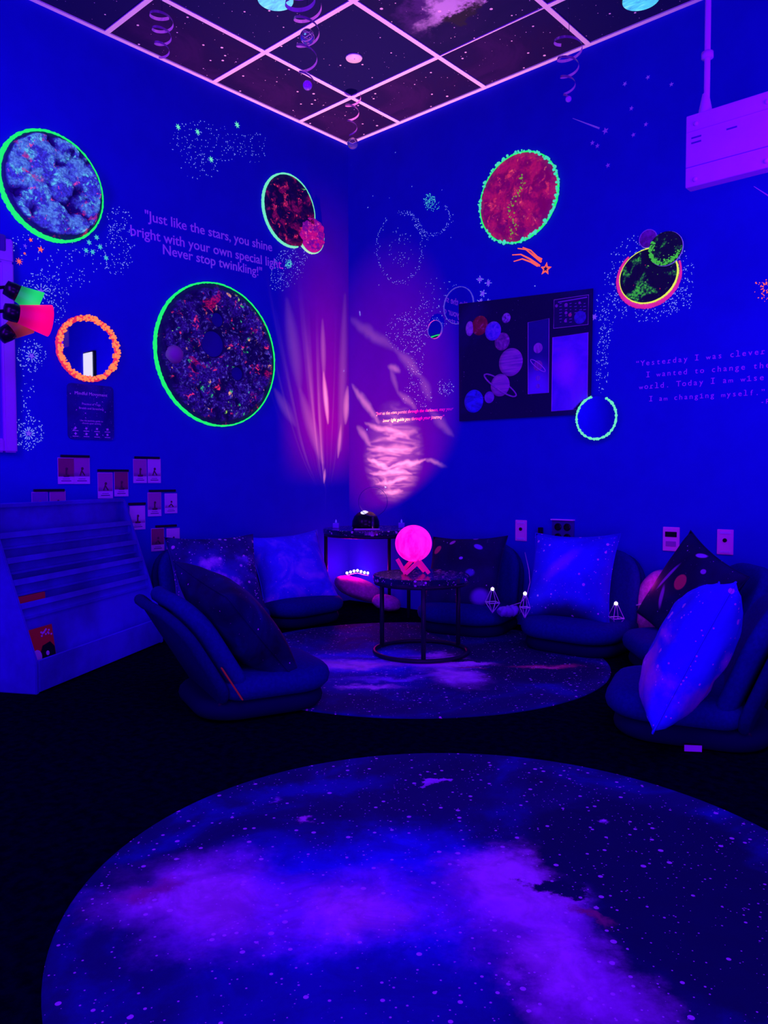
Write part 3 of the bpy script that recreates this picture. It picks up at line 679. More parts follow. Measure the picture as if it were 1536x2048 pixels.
def dots(wall, pts, m, label, rm=.0020):
    F, MM = (LW, LM) if wall == 'L' else (RW, RM); cx = sum(p[0] for p in pts)/len(pts); cy = sum(p[1] for p in pts)/len(pts); o = F(cx, cy)
    bm = bmesh.new(); dotmesh(bm, pts, F, o, rm, random.Random(len(pts)))
    return stuff(tag(obj('painted_dots', bm, m, mw=MM(*o)), label, 'painted dots'))
rnd = random.Random(21)
def ell(n, cx, cy, rx, ry, ang=0, hollow=0):
    out = []
    for _ in range(n):
        a = rnd.random()*2*math.pi; q = math.sqrt(rnd.uniform(hollow**2, 1)); x, y = q*rx*math.cos(a), q*ry*math.sin(a); c, s = math.cos(R(ang)), math.sin(R(ang))
        out.append((cx+x*c-y*s, cy+x*s+y*c))
    return out
def burst(n, cx, cy, r0, r1, k=12):
    out = []
    for i in range(k):
        a = 2*math.pi*i/k+rnd.uniform(-.1, .1)
        for j in range(5): out.append((cx+(r0+.18*r0*j)*math.cos(a), cy+(r0+.18*r0*j)*math.sin(a)))
    return out+ell(n, cx, cy, r1*.85, r1, 0, .45)
dots('L', ell(150, 410, 285, 76, 42, 8)+ell(50, 400, 335, 40, 28, -10)+ell(60, 505, 295, 32, 34, 20), M['dot'], 'white dotted constellation high on the left wall', .0019)
dots('L', ell(130, 238, 500, 32, 55, 5)+ell(55, 238, 440, 28, 26, 0)+ell(70, 150, 530, 75, 45, -25)+ell(40, 60, 490, 42, 34)+ell(30, 110, 560, 70, 25, -20), M['dot'], 'scattered white dots around and below the blue rock planet')
dots('L', burst(110, 82, 583, 9, 46)+ell(40, 120, 610, 20, 45, 0), M['dot'], 'white dots of the highest starburst by the framed board')
dots('L', burst(80, 63, 712, 7, 34)+ell(22, 55, 770, 14, 45), M['dot'], 'white dots of the middle starburst by the framed board')
dots('L', burst(120, 57, 867, 7, 36, 14)+ell(18, 50, 815, 12, 25), M['dot'], 'white dots of the lowest starburst by the framed board')
dots('L', ell(120, 575, 540, 36, 42, 10)+ell(60, 585, 515, 30, 30)+ell(50, 560, 565, 24, 18), M['dot'], 'white dots under the red planet on the left wall', .0019)
dots('L', burst(40, 578, 528, 2.5, 9, 12), M['teal'], 'teal dotted burst beside the end of the left quote', .0022)
sp = []
for k in range(150):
    t = k/150; a = R(-95+330*t); sp.append((800+(45+rnd.gauss(0, 3.0))*math.cos(a), 495+(70+rnd.gauss(0, 3.5))*math.sin(a)))
sp += ell(60, 802, 495, 26, 40, 0, .25)
for k in range(46): t = k/46; sp.append((812+46*t+rnd.gauss(0, 2), 424+16*t+58*max(0, t-.25)**1.2+rnd.gauss(0, 2)))
for k in range(70): a = R(160-210*k/70); sp.append((864+(36+rnd.gauss(0, 2.5))*math.cos(a), 436+(34+rnd.gauss(0, 2.5))*math.sin(a)))
dots('R', sp, M['dot'], 'white dotted double spiral right of the room corner', .0019)
dots('R', ell(120, 859, 401, 12, 14, 0)+ell(40, 866, 411, 16, 12), M['teal'], 'dense teal dotted core at the tip of the double spiral', .0019)
dots('R', ell(170, 815, 665, 44, 42, 25)+ell(120, 850, 640, 48, 36, -20)+ell(90, 832, 720, 16, 62, 4)+ell(55, 835, 790, 32, 28)+ell(60, 892, 775, 18, 18, 0, .15)+ell(45, 880, 590, 45, 35), M['dot'], 'white dotted nebula left of the poster')
dots('R', burst(0, 960, 559, 4, 5, 4)+burst(0, 977, 566, 4, 5, 4)+burst(0, 966, 587, 4, 5, 5)+burst(0, 961, 604, 4, 5, 5)+burst(0, 977, 605, 4, 5, 4), M['dot'], 'white dots ringing the violet stars above the poster', .0016)
dots('R', ell(330, 1300, 555, 92, 92, 0, .62)+ell(60, 1225, 610, 36, 32)+ell(40, 1350, 600, 36, 30), M['dot'], 'white dots ringing the black planet with the magenta crescent')
dots('R', ell(110, 1206, 715, 14, 72, 3)+ell(40, 1212, 655, 16, 30), M['dot'], 'strip of white dots along the right edge of the poster', .0019)
dots('R', burst(30, 1532, 575, 6, 28, 9), M['coral'], 'coral dotted burst at the right edge of the picture', .0022)
dots('R', [(746, 392), (779, 396), (824, 373), (884, 380), (736, 415), (902, 475), (758, 570), (791, 305), (1070, 572), (703, 330)], M['dot'], 'few lone white flecks around the double spiral', .0022)
# coral comet and the lilac shooting stars
o = RW(1062, 520); cm = thing('comet_decal', 'coral star with trailing stripes, below the crimson planet', 'wall sticker', RM(*o))
def rstroke(bm, pts, r):
    P = [(RW(*q)[0]-o[0], RW(*q)[1]-o[1], .002) for q in pts]; tube(bm, P, r, 6)
for pts in (((1025, 510), (1042, 509), (1060, 518), (1080, 532)), ((1036, 497), (1052, 499), (1068, 512), (1083, 524)), ((1028, 523), (1045, 518), (1062, 524), (1076, 532)), ((1046, 495), (1062, 501), (1075, 514), (1084, 519))):
    bm = bmesh.new(); rstroke(bm, pts, lambda t: .0025+.003*t); obj('stripe', bm, M['coral'], cm, True)
x, z = RW(1092, 538); bm = bmesh.new(); star(bm, x-o[0], z-o[1], .034, .001, 5, .45, 80); obj('star', bm, M['coral'], cm)
bm = bmesh.new(); star(bm, x-o[0], z-o[1], .014, .0035, 5, .45, 80); obj('star_centre', bm, mat('dark_star_centre', (.02, .01, .1)), cm)
for (a, b, s_, lab) in (((1146, 237), (1199, 257), (1211, 262), 'lilac shooting star with a straight tail, above the crimson planet'), ((1508, 373), (1562, 408), (1574, 415), 'lilac shooting star running out of the picture below the hanging box')):
    o = RW(*s_); st = thing('shooting_star_decal', lab, 'wall sticker', RM(*o)); bm = bmesh.new(); star(bm, 0, 0, .017, .0008, 5, .42, 100); obj('star', bm, M['lilac'], st)
    bm = bmesh.new(); rstroke(bm, (a, b), lambda t: .0012+.0032*t); obj('tail', bm, M['lilac'], st)

# ------------------------------------------------------------------ ceiling fittings
def ceil_disc(name, px, py, r, t, m, label, cat):
    x, y = CL(px, py); c = thing(name, label, cat, Matrix.Translation((x, y, H-t)))
    return c
m, g, pn = base('lit_planet_film'); f = g.noise(g.v('MULTIPLY', g.obj(), (10, 30, 10)), 1, 6, .6, 1.0); cc = g.ramp(f, [(.35, lin(20, 140, 190)), (.55, lin(70, 215, 225)), (.7, lin(160, 240, 235))])
g.put(pn.inputs['Emission Color'], cc); pn.inputs['Emission Strength'].default_value = 1; pn.inputs['Base Color'].default_value = (.1, .3, .4, 1)
for px, py, lab in ((551, -5, 'lit cyan ceiling light left of the nebula tile'), (1282, -5, 'lit cyan ceiling light near the right wall')):
    c = ceil_disc('ceiling_light', px, py, .08, .012, None, lab, 'light')
    obj('lens', lathe([(0, 0), (.078, 0), (.078, .010), (0, .010)], 48), m, c); obj('trim_ring', rim(.081, .081, .008, -.006, .0, 1, 64, z=.012), M['black'], c, True)
c = ceil_disc('sprinkler_cover', 708, 115, .04, .008, None, 'flat round white sprinkler cover on the ceiling', 'sprinkler cover')
obj('cover', lathe([(0, 0), (.040, .001), (.043, .008), (0, .008)], 40), M['white'], c, True)
obj('pin', sphere(.004, 10, 6), M['white'], c, True, Matrix.Translation((.004, 0, 0)))

# swirls hanging from the grid
def swirl(x, y, drop, turns, r0, r1, label, ball=None, top=.0, phase=0, seed=0, flat=.006):
    s = thing('hanging_swirl', label, 'hanging decoration', Matrix.Translation((x, y, H-.006)))
    if top > .01: obj('thread', T([(0, 0, 0), (0, 0, -top)], .0012, n=5), M['darkwire'], s)
    bm = bmesh.new(); pr = None; N = int(40*turns)
    for i in range(N+1):
        t = i/N; a = phase+2*math.pi*turns*t; r = r0+(r1-r0)*t; z = -top-(drop-top)*t
        p0 = Vector((r*math.cos(a), r*math.sin(a), z)); wv = flat*(1-.3*t)
        row = [bm.verts.new(p0+Vector((0, 0, wv))), bm.verts.new(p0+Vector((math.cos(a)*.002, math.sin(a)*.002, -wv)))]
        if pr: bm.faces.new((pr[0], row[0], row[1], pr[1]))
        pr = row
    bmesh.ops.solidify(bm, geom=bm.faces[:], thickness=.0012)
    obj('ribbon', bm, M['foil'], s, True)
    for zz, br, nm in (ball or ()):
        obj(nm, sphere(br, 24, 14), M['clear'] if nm == 'clear_ball' else M['foil'], s, True, Matrix.Translation((0, 0, -zz)))
    return s
def hang(px, py_bot, dist):
    p_ = DEEP(px, py_bot, dist); return p_.x, p_.y, H-p_.z
x, y, d = hang(325, 108, 3.0); swirl(x, y, d, 3.2, .048, .022, 'violet foil swirl hanging nearest the left wall', top=d-.17, phase=2.0)
x, y, d = hang(615, 165, 3.0); swirl(x, y, d, 3.0, .055, .028, 'violet foil swirl with a clear ball, below the left cyan light', ((d-.18, .028, 'clear_ball'), (d+.005, .018, 'foil_ball')), top=d-.30, phase=.6)
x, y, d = hang(600, 8, 2.7); swirl(x, y, d, 1.6, .055, .05, 'violet foil ring hanging beside the left cyan light', top=d-.07, phase=1.0, flat=.009)
x, y = CL(705, 187); p_ = CAM+ray(712, 298)*((Vector((x, y, 0))-CAM).dot(Vector((_fw.x, _fw.y, 0)))/(1-_fw.z**2)); d = H-p_.z
swirl(x, y, d-.04, 2.6, .045, .018, 'violet foil swirl ending in a clear ball, in the room corner', ((d, .030, 'clear_ball'),), top=.01, phase=.3)
x, y, d = hang(1137, 193, 3.1); swirl(x, y, d, 3.4, .060, .016, 'violet foil swirl hanging nearest the right wall', ((d+.004, .012, 'foil_ball'),), top=d-.24, phase=2.6)

# hanging box on its pole
p0 = DEEP(1371, 305, 2.75); bx, by, bz = p0.x, p0.y, p0.z; hh = .126
hb = thing('hanging_box', 'pale flat box hung from the ceiling on a pole by the right wall', 'hanging box', Matrix.Translation((bx+.17, by, bz)))
body = obj('body', B(-.17, .17, 0, .05, -hh, hh, bev=.004), mat('pale_box_metal', (.82, .7, .85), .5, var=.05, vscale=8), hb)
obj('seam', B(-.168, .168, -.002, .004, -hh*.46, -hh*.44), mat('box_groove', (.3, .2, .6)), body)
obj('upper_seam', B(-.168, .168, -.0015, .004, hh*.52, hh*.535), mat('box_groove_soft', (.6, .45, .8)), body)
for sx in (-.135, .100):
    for sz in (-.82, .72): obj('bolt', lathe([(0, .006), (.007, .005), (.009, 0), (0, 0)], 16, Matrix.Rotation(R(90), 4, 'X')), M['bar'], hb, True, Matrix.Translation((sx, 0, sz*hh)))
for sx, sz in ((-.150, .32), (-.150, .18), (-.03, .28)): obj('slot', B(sx, sx+.035, -.001, .004, sz*hh, sz*hh+.006), mat('box_slot', (.12, .08, .4)), hb)
px_ = (DEEP(1455, 100, 2.86)-Vector((bx+.17, by, bz)))
pole = obj('pole', T([(px_.x, .025, hh-.01), (px_.x, .025, H-bz-.006)], .010, n=16), M['bar'], hb, True)
obj('clamp', lathe([(.010, -.012), (.020, -.010), (.020, .010), (.010, .012)], 20), M['bar'], pole, True, Matrix.Translation((px_.x, .025, hh+.20)))
obj('foot_bracket', lathe([(.024, 0), (.022, .015), (.011, .07)], 20), M['bar'], pole, True, Matrix.Translation((px_.x-.004, .025, hh-.002)))

# ------------------------------------------------------------------ rugs
WHT, BLU, MID, DRK = (1, .6, 1), (.02, .01, .84), (.012, .008, .40), (.006, .004, .075)
def rug(name, x, y, rad, blobs, label, seed, ang=42.0):
    b = [(bx*rad, by*rad, rx*rad, ry*rad, a, s_, c) for bx, by, rx, ry, a, s_, c in blobs]
    m = galaxy(name+'_print', [(.30, DRK), (.5, (.012, .006, .15)), (.66, MID), (.8, (.10, .03, .55))], 2.6, seed, .30, 52, 1.0, 8, .85, b, .20, .34)
    o = obj('round_rug', lathe([(0, 0), (rad, 0), (rad, .003), (rad-.004, .006), (rad*.5, .006), (0, .006)], 128), m, mw=Matrix.Translation((x, y, 0)) @ Matrix.Rotation(R(ang), 4, 'Z'))
    return tag(o, label, 'rug')
core = [(-.30, -.05, .66, .46, 0, .7, BLU), (-.25, -.42, .52, .28, 10, .8, MID), (-.08, .06, .34, .40, 0, .7, (.03, .01, .85)),
        (-.66, -.04, .36, .30, -12, .85, (.75, .35, .95)), (-.68, -.03, .24, .2, -15, .9, WHT), (-.83, .01, .10, .08, 20, .9, (.6, .12, .4)), (-.30, -.06, .30, .24, 5, .9, (.6, .3, 1)), (-.30, -.08, .17, .14, 5, .95, WHT),
        (.10, -.02, .24, .34, -18, .7, (.7, .3, .95)), (.15, .05, .16, .28, -10, .6, WHT), (.20, -.33, .17, .30, 22, .8, (.75, .32, .9)), (.16, -.28, .10, .20, 20, .9, WHT),
        (.50, .26, .36, .33, 20, .28, DRK), (.62, -.16, .36, .42, 28, .3, DRK), (.235, .03, .10, .055, 0, .35, DRK), (.27, -.12, .12, .03, -35, .8, (.5, .06, .2)),
        (-.02, .55, .6, .16, 4, .9, (.012, .006, .12))]
rug('near_rug', 2.653, -2.376, .734, core+[(-.08, .73, .038, .033, 0, .15, (.75, .4, .9)), (-.44, .41, .035, .04, 0, .7, (.9, .4, .8)), (.49, .44, .028, .028, 0, .7, (.7, .4, .95)), (-.55, .56, .02, .05, -60, .8, (.6, .3, .9)), (-.45, .65, .4, .1, 20, .9, MID)], 'round galaxy rug nearest the camera with violet nebula clouds', 1)
rug('far_rug', 1.353, -.997, .835, [(a+.02, b-.08, c*1.05, d*.75, e, f, g_) for a, b, c, d, e, f, g_ in core]+[(.66, -.20, .24, .05, -2, .9, (.95, .08, .22)), (.66, -.2, .10, .025, -2, .9, (1, .3, .4)), (-.12, .0, .5, .05, 3, .9, MID), (-.56, -.12, .24, .10, 0, .85, WHT), (-.25, -.17, .26, .10, 3, .85, WHT), (.30, -.13, .16, .07, 0, .85, WHT), (-.2, -.55, .2, .05, 0, .9, WHT), (-.1, -.42, .35, .05, 8, .9, (.3, .1, .9))], 'round galaxy rug under the small table with the glowing globe', 2)

# ------------------------------------------------------------------ floor chairs
def rounded(w_, h_, t, r, bend, k_front=1, **k): 
    bm = pad(w_, h_, t, r, **k); return bm
def upright(w_, h_, t, rs, bend, lean, y0, z0):
    """cushion standing up: built flat, bent round the sitter, leaned back"""
    bm = pad(w_, h_, t, rs, edge=t*.45, dome=.12)
    for v in bm.verts:
        x, y, z = v.co; hz = y+h_/2                           # height along the back
        yy = -z - bend*x*x + .10*(hz-h_*.45)**2
        c, s = math.cos(R(lean)), math.sin(R(lean))
        v.co = (x, y0+hz*s+yy*c, z0+hz*c-yy*s)
    return bm
def chair_proto(label, lean):
    c = thing('floor_chair', label, 'floor chair', group='legless floor chairs around the rugs')
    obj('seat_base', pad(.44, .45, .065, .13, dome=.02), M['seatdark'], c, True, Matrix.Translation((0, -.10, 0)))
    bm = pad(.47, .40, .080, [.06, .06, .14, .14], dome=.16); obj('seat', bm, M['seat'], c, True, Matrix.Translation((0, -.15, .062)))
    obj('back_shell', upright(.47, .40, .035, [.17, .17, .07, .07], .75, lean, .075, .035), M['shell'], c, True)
    obj('backrest', upright(.455, .39, .055, [.16, .16, .06, .06], .75, lean, .030, .060), M['seat'], c, True)
    obj('hinge_bar', T([(-.19, .055, .05), (.19, .055, .05)], .012, n=8), M['black'], c, True)
    return c
def put(c, x, y, th, z=0):
    c.matrix_world = Matrix.Translation((x, y, z)) @ Matrix.Rotation(R(th), 4, 'Z'); return c.matrix_world.copy()
RUG = .006
c1 = chair_proto('navy floor chair against the left wall, nearest the corner table', 13)
PC = put(c1, .185, -.745, 90, 0)
c2 = copy_tree(c1); c2['label'] = 'navy floor chair against the left wall, beside the book display'; PB = put(c2, .185, -1.262, 90)
c3 = copy_tree(c1); c3['label'] = 'navy floor chair under the first jack plate, behind the small table'; PD = put(c3, 1.13, -.185, 14)
c4 = copy_tree(c1); c4['label'] = 'navy floor chair under the black outlet, with the bright blue pillow'; PE = put(c4, 1.79, -.19, 2)
c5 = chair_proto('leaned-back navy floor chair seen from behind, in front of the book display', 31)
PA = put(c5, 1.315, -1.96, 160, RUG)
c6 = chair_proto('navy floor chair on the right, nearest the camera, with a white care tag', 22)
PG = put(c6, 2.70, -1.085, -72)
c7 = copy_tree(c6); c7['label'] = 'navy floor chair on the right under the last jack plate, planet pillow'; PF = put(c7, 2.42, -.34, -50)
obj('zip_strip', upright(.014, .13, .004, .003, 0, 31, .055, .075), M['orangetag'], c5, False, Matrix.Translation((-.236, -.052, 0)))['label'] = 'orange zip strip'
tp = PG.inverted() @ Matrix.Translation(ON(1386, 1503, .004)) @ Matrix.Rotation(math.atan2(_r.y, _r.x)-.12, 4, 'Z')
obj('care_tag', B(-.024, .024, -.001, .001, 0, .018), M['tag'], c6, False, tp)['label'] = 'white care tag'

# ------------------------------------------------------------------ throw pillows
def pillow(P, lx, ly, lz, tilt, roll, m, label, s=.43, th=.075, yaw=0, seed=0, wr=.004):
    bm = bmesh.new(); N = 26
    for sgn in (1, -1):
        def f(u, v):
            a, b = 2*u-1, 2*v-1; pin = 1-.10*(1-b*b)*abs(a)**2; pin2 = 1-.10*(1-a*a)*abs(b)**2
            z = th*((1-a*a)*(1-b*b))**.42 + wr*noise.noise(Vector((a*4+seed, b*3, seed*1.3)))*((1-a*a)*(1-b*b))**.3
            return (a*s/2*pin, b*s/2*pin2, sgn*z)
        quad_grid(bm, f, N, N)
    bmesh.ops.remove_doubles(bm, verts=bm.verts, dist=.0004); bmesh.ops.recalc_face_normals(bm, faces=bm.faces)
    mw = P @ Matrix.Translation((lx, ly, lz)) @ Matrix.Rotation(R(yaw), 4, 'Z') @ Matrix.Rotation(R(90-tilt), 4, 'X') @ Matrix.Rotation(R(roll), 4, 'Z')
    root = tag(obj('throw_pillow', bm, m, None, True, mw), label, 'pillow', 'galaxy throw pillows')
    pts = []
    for k in range(80):
        t = k/20; e = int(t); q = 2*(t-e)-1; a, b = ((q, -1), (1, q), (-q, 1), (-1, -q))[e]
        pts.append((a*s/2*(1-.10*(1-b*b)*abs(a)**2), b*s/2*(1-.10*(1-a*a)*abs(b)**2), 0))
    obj('seam', T(pts, .0028, n=5, closed=True), m, root, True)
    return root
D0 = (.008, .005, .07)
gm_c = galaxy('pillow_print_blue_speckle', [(.25, (.03, .02, .7)), (.5, (.05, .03, .95)), (.62, (.25, .15, 1)), (.8, (.7, .45, 1))], 7, 11, .18, 60, .9, 9)
gm_b = galaxy('pillow_print_milky_way', [(.2, D0), (.45, (.015, .01, .18)), (.8, (.1, .05, .6))], 5, 12, .38, 38, .8, 7, blobs=[(-.03, .0, .22, .15, -35, .8, (.04, .02, .6)), (-.05, .05, .07, .06, 0, .9, (.6, .35, .9)), (.03, -.07, .09, .06, -30, .9, (.75, .4, 1)), (.12, .05, .07, .05, 0, .9, (.2, .1, .8))], warp=.22)
gm_a = galaxy('pillow_print_dark', [(.35, (.003, .003, .025)), (.58, (.005, .005, .10)), (.75, (.01, .01, .32))], 4, 13, .12, 40, .8)
gm_e = galaxy('pillow_print_blue_galaxy', [(.2, (.012, .008, .35)), (.5, (.02, .012, .75)), (.8, (.05, .03, 1))], 3, 14, .28, 40, .6, 6, blobs=[(0, .06, .24, .15, 0, .9, (.03, .02, 1)), (-.02, .04, .15, .045, 48, .9, (.25, .10, .9)), (0, -.19, .3, .10, 0, .8, (.01, .006, .10))], warp=.06)
def planets_print(name, bl): return galaxy(name, [(.3, (.006, .004, .04)), (.8, (.014, .008, .12))], 4, 15, .12, 40, .6, blobs=bl, warp=.0)
gm_d = planets_print('pillow_print_planets', [(-.15, .11, .028, .02, 60, .2, (.95, .12, .15)), (-.07, .15, .02, .012, 40, .3, (.7, .2, .5)), (.05, .18, .018, .012, 0, .3, (.5, .2, .6)), (.08, .12, .03, .016, -25, .3, (.25, .12, .8)), (.0, .05, .012, .01, 0, .3, (.5, .3, .9)), (.06, -.03, .03, .025, 0, .5, (.10, .05, .55)), (.12, -.15, .06, .05, 20, .6, (.2, .05, .6))])
gm_f = planets_print('pillow_print_planets_red', [(.0, .04, .036, .036, 0, .15, (1, .10, .12)), (-.02, .17, .03, .012, 20, .3, (.5, .3, .8)), (.06, .13, .015, .012, 0, .3, (.5, .2, .7)), (-.09, .02, .012, .09, -15, .5, (.4, .1, .6)), (-.05, -.06, .016, .06, 30, .5, (.55, .15, .6)), (.13, .06, .05, .05, 0, .5, (.02, .015, .3))])
gm_g = galaxy('pillow_print_blue_violet', [(.25, (.02, .015, .7)), (.5, (.03, .02, .95)), (.7, (.06, .04, 1))], 3, 16, .30, 34, .8, 7, blobs=[(.10, -.09, .13, .09, -30, .9, (.8, .3, .8)), (.13, .03, .06, .05, 10, .9, (.5, .2, .9)), (-.1, -.16, .10, .06, 0, .9, (.4, .25, 1)), (.1, .1, .1, .08, 0, .8, (.03, .02, .9))], warp=.15)
pillow(PC, .0, -.105, .292, 33, 4, gm_c, 'bright blue speckled pillow on the chair nearest the corner table', seed=1, s=.44, yaw=-20)
pillow(PB, .02, -.105, .295, 31, 0, gm_b, 'dark pillow with a milky way print, beside the blue speckled one', seed=2, s=.46, yaw=-20)
pillow(PD, -.03, -.105, .295, 30, 3, gm_d, 'black pillow with scattered small planets behind the small table', seed=3, s=.42)
pillow(PE, -.05, -.115, .322, 20, 2, gm_e, 'bright blue galaxy pillow below the black outlet', seed=4, s=.43)
pillow(PA, -.03, -.045, .285, 40, 12, gm_a, 'very dark pillow on the chair seen from behind', seed=5, s=.45, th=.095)
pillow(PG, .16, -.105, .275, 26, 8, gm_g, 'glossy blue and violet pillow on the near right chair', seed=6, s=.46, th=.10, wr=.014, yaw=2)
pillow(PF, -.05, -.10, .300, 22, -22, gm_f, 'black pillow with one red planet on the far right chair', seed=7, s=.43, yaw=20)

# ------------------------------------------------------------------ small round table with the glowing globe
top_m = galaxy('table_top_stars', [(.35, (.006, .004, .04)), (.6, (.015, .008, .09)), (.75, (.08, .03, .16))], 6, 21, .5, 55, .8, 6, rough=.16)
top_m.node_tree.nodes['Principled BSDF'].inputs['Specular IOR Level'].default_value = .6
def round_table(label, x, y, r, h, legs, z=0, ring=True):
    t = thing('round_table', label, 'table', Matrix.Translation((x, y, z)))
    obj('tabletop', lathe([(0, h-.028), (r-.004, h-.028), (r, h-.022), (r, h-.004), (r-.004, h), (0, h)], 72), top_m, t)
    obj('top_ring', T([((r-.012)*math.cos(R(a)), (r-.012)*math.sin(R(a)), h-.034) for a in range(0, 360, 6)], .009, n=8, closed=True), M['black'], t, True)
    if ring: obj('floor_ring', T([((r-.006)*math.cos(R(a)), (r-.006)*math.sin(R(a)), .010) for a in range(0, 360, 6)], .0095, n=8, closed=True), M['black'], t, True)
    for a in legs: obj('leg', T([((r-.012)*math.cos(R(a)), (r-.012)*math.sin(R(a)), .012), ((r-.012)*math.cos(R(a)), (r-.012)*math.sin(R(a)), h-.03)], .0105, n=10), M['black'], t, True)
    return t
TX, TY, TH = 1.325, -.890, .352
round_table('small black round table with a starry top, on the far rug', TX, TY, .214, TH, (-48, 72, 192), RUG)
gp = thing('globe_lamp', 'glowing pink moon globe lamp on a pink stand', 'lamp', Matrix.Translation((TX-.024, TY-.024, TH+RUG)) @ Matrix.Rotation(R(42), 4, 'Z'))
m, g, pn = base('glowing_pink_globe'); f = g.mr(g.noise(g.v('MULTIPLY', g.obj(), (34, 34, 12)), 1, 6, .65), .3, .7)
g.put(pn.inputs['Emission Color'], g.mix(f, lin(250, 0, 190), lin(255, 30, 235))); pn.inputs['Emission Strength'].default_value = 1.1; pn.inputs['Base Color'].default_value = (.3, .05, .2, 1)
obj('globe', sphere(.0815, 48, 32), m, gp, True, Matrix.Translation((0, 0, .138)))
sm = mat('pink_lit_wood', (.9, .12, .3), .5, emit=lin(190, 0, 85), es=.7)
for s_, dy in ((1, -.035), (-1, .035)):
    bm = bmesh.new(); box(bm, -.075, .012, dy-.006, dy+.006, 0, .016, Matrix.Translation((-.018*s_, 0, .006)) @ Matrix.Rotation(R(35*s_) if s_ > 0 else R(180-35), 4, 'Y'))
    bmesh.ops.recalc_face_normals(bm, faces=bm.faces); bm.free()
def bar(a, b, y0, y1, t):
    bm = bmesh.new(); d = (Vector(b)-Vector(a)).normalized(); nn = Vector((-d.y, d.x)); vs = []
    for p_ in (Vector(a)-nn*t, Vector(b)-nn*t, Vector(b)+nn*t, Vector(a)+nn*t): vs.append((bm.verts.new((p_.x, y0, p_.y)), bm.verts.new((p_.x, y1, p_.y))))
    bm.faces.new([v[0] for v in vs]); bm.faces.new([v[1] for v in vs][::-1])
    for i in range(4): bm.faces.new((vs[i][0], vs[i][1], vs[(i+1) % 4][1], vs[(i+1) % 4][0]))
    bmesh.ops.recalc_face_normals(bm, faces=bm.faces); return bm
obj('stand_bar', bar((-.073, .072), (-.037, .008), -.050, -.034, .008), sm, gp); obj('stand_bar', bar((-.037, .008), (.024, .064), -.054, -.034, .008), sm, gp)
obj('stand_bar', bar((.024, .064), (.066, .010), -.050, -.034, .008), sm, gp); obj('stand_bar', bar((-.05, .008), (.0, .064), .034, .050, .008), sm, gp); obj('stand_bar', bar((.0, .064), (.05, .008), .034, .050, .008), sm, gp)

# ------------------------------------------------------------------ corner table, projector and what stands round it
KX, KY, KH = .474, -.300, .50
round_table('taller black round table in the room corner, carrying the projector', KX, KY, .277, KH, (-142, 109, 4), 0, False)
pr = thing('projector', 'black dome projector throwing pink nebula light on the corner', 'projector', Matrix.Translation((KX-.045, KY+.0, KH)) @ Matrix.Rotation(R(42), 4, 'Z'))
obj('body', lathe([(0, 0), (.075, 0), (.080, .012), (.078, .04), (.066, .068), (.045, .088), (.020, .096), (0, .097)], 40), M['blackplastic'], pr, True)
obj('lens', lathe([(.0, .018), (.012, .016), (.022, .009), (.028, 0), (0, 0)], 28), mat('lit_lens', (1, 1, .9), .3, emit=lin(235, 245, 215), es=1), pr, True, Matrix.Translation((-.006, -.028, .082)) @ Matrix.Rotation(R(24), 4, 'X'))
obj('foot', B(-.05, .06, -.05, -.01, 0, .010, bev=.004), M['blackplastic'], pr)
gl = thing('clear_globe', 'clear glass bubble in front of the dome projector', 'glass globe', Matrix.Translation(DEEP(746, 1048, 4.325)))
gl.location.z = KH
obj('bubble', sphere(.081, 40, 24), None or thin_glass(), gl, True, Matrix.Translation((0, 0, .155)))
obj('rim', T([(0.081*math.cos(R(a))*_r.x, .081*math.cos(R(a))*_r.y, .155+.081*math.sin(R(a))) for a in range(0, 360, 6)], .0013, n=5, closed=True), mat('clear_rim', (.01, .012, .35), .3), gl, True)
obj('stem', T([(0, 0, .004), (0, 0, .07)], .006, n=10), M['clear'], gl, True); obj('foot', disc(.03, .005, 24), M['clear'], gl)
def candle(px, py, dist, label):
    p_ = DEEP(px, py, dist); c = thing('tea_light', label, 'candle', Matrix.Translation((p_.x, p_.y, KH)) @ Matrix.Rotation(R(42), 4, 'Z'))
    obj('holder', B(-.018, .018, -.018, .018, 0, .030, bev=.003), mat('blue_tea_light', (.25, .2, .9), .3), c)
    obj('flame', lathe([(0, .030), (.006, .034), (.004, .044), (0, .052)], 12), mat('flame_tip', (.5, .4, 1), .3, emit=lin(40, 50, 200), es=.6), c, True)
candle(672, 1048, 4.43, 'small square tea light at the left end of the corner table'); candle(803, 1046, 4.43, 'small square tea light at the right end of the corner table')
tr = thing('shallow_tray', 'shallow dark tray in front of the dome projector', 'tray', Matrix.Translation(DEEP(734, 1057, 4.235)) @ Matrix.Rotation(R(42), 4, 'Z')); tr.location.z = KH
obj('base', B(-.07, .07, -.022, .03, 0, .003), mat('tray_base', (.05, .04, .3), .2), tr); obj('rim', T([(-.07, -.03, .006), (.07, -.03, .006), (.07, .03, .006), (-.07, .03, .006)], .0022, n=6, closed=True), M['lilac'], tr)

# nebula projector beam: the slide in the lamp is a pattern over its own throw, hitting whatever stands there
SP = Vector((KX-.035, KY-.02, KH+.125))
sl = bpy.data.lights.new('projector_beam', 'SPOT'); so = bpy.data.objects.new('projector_beam', sl); COL.objects.link(so)
so.location = SP; so.rotation_euler = (Vector((.03, -.03, 1.55))-SP).to_track_quat('-Z', 'Y').to_euler()
sl.spot_size = R(150); sl.spot_blend = .3; sl.shadow_soft_size = .004; sl.energy = 40; sl.color = (1, 1, 1); sl.use_nodes = True
g = G(sl.node_tree); em = sl.node_tree.nodes['Emission']
dirv = g.n('ShaderNodeNewGeometry').outputs['Incoming']
dx, dy, dz = g.sep(dirv)
tl = g.m('DIVIDE', SP.x, g.m('MAXIMUM', g.m('MULTIPLY', dx, -1), .001)); tr_ = g.m('DIVIDE', -SP.y, g.m('MAXIMUM', dy, .001))
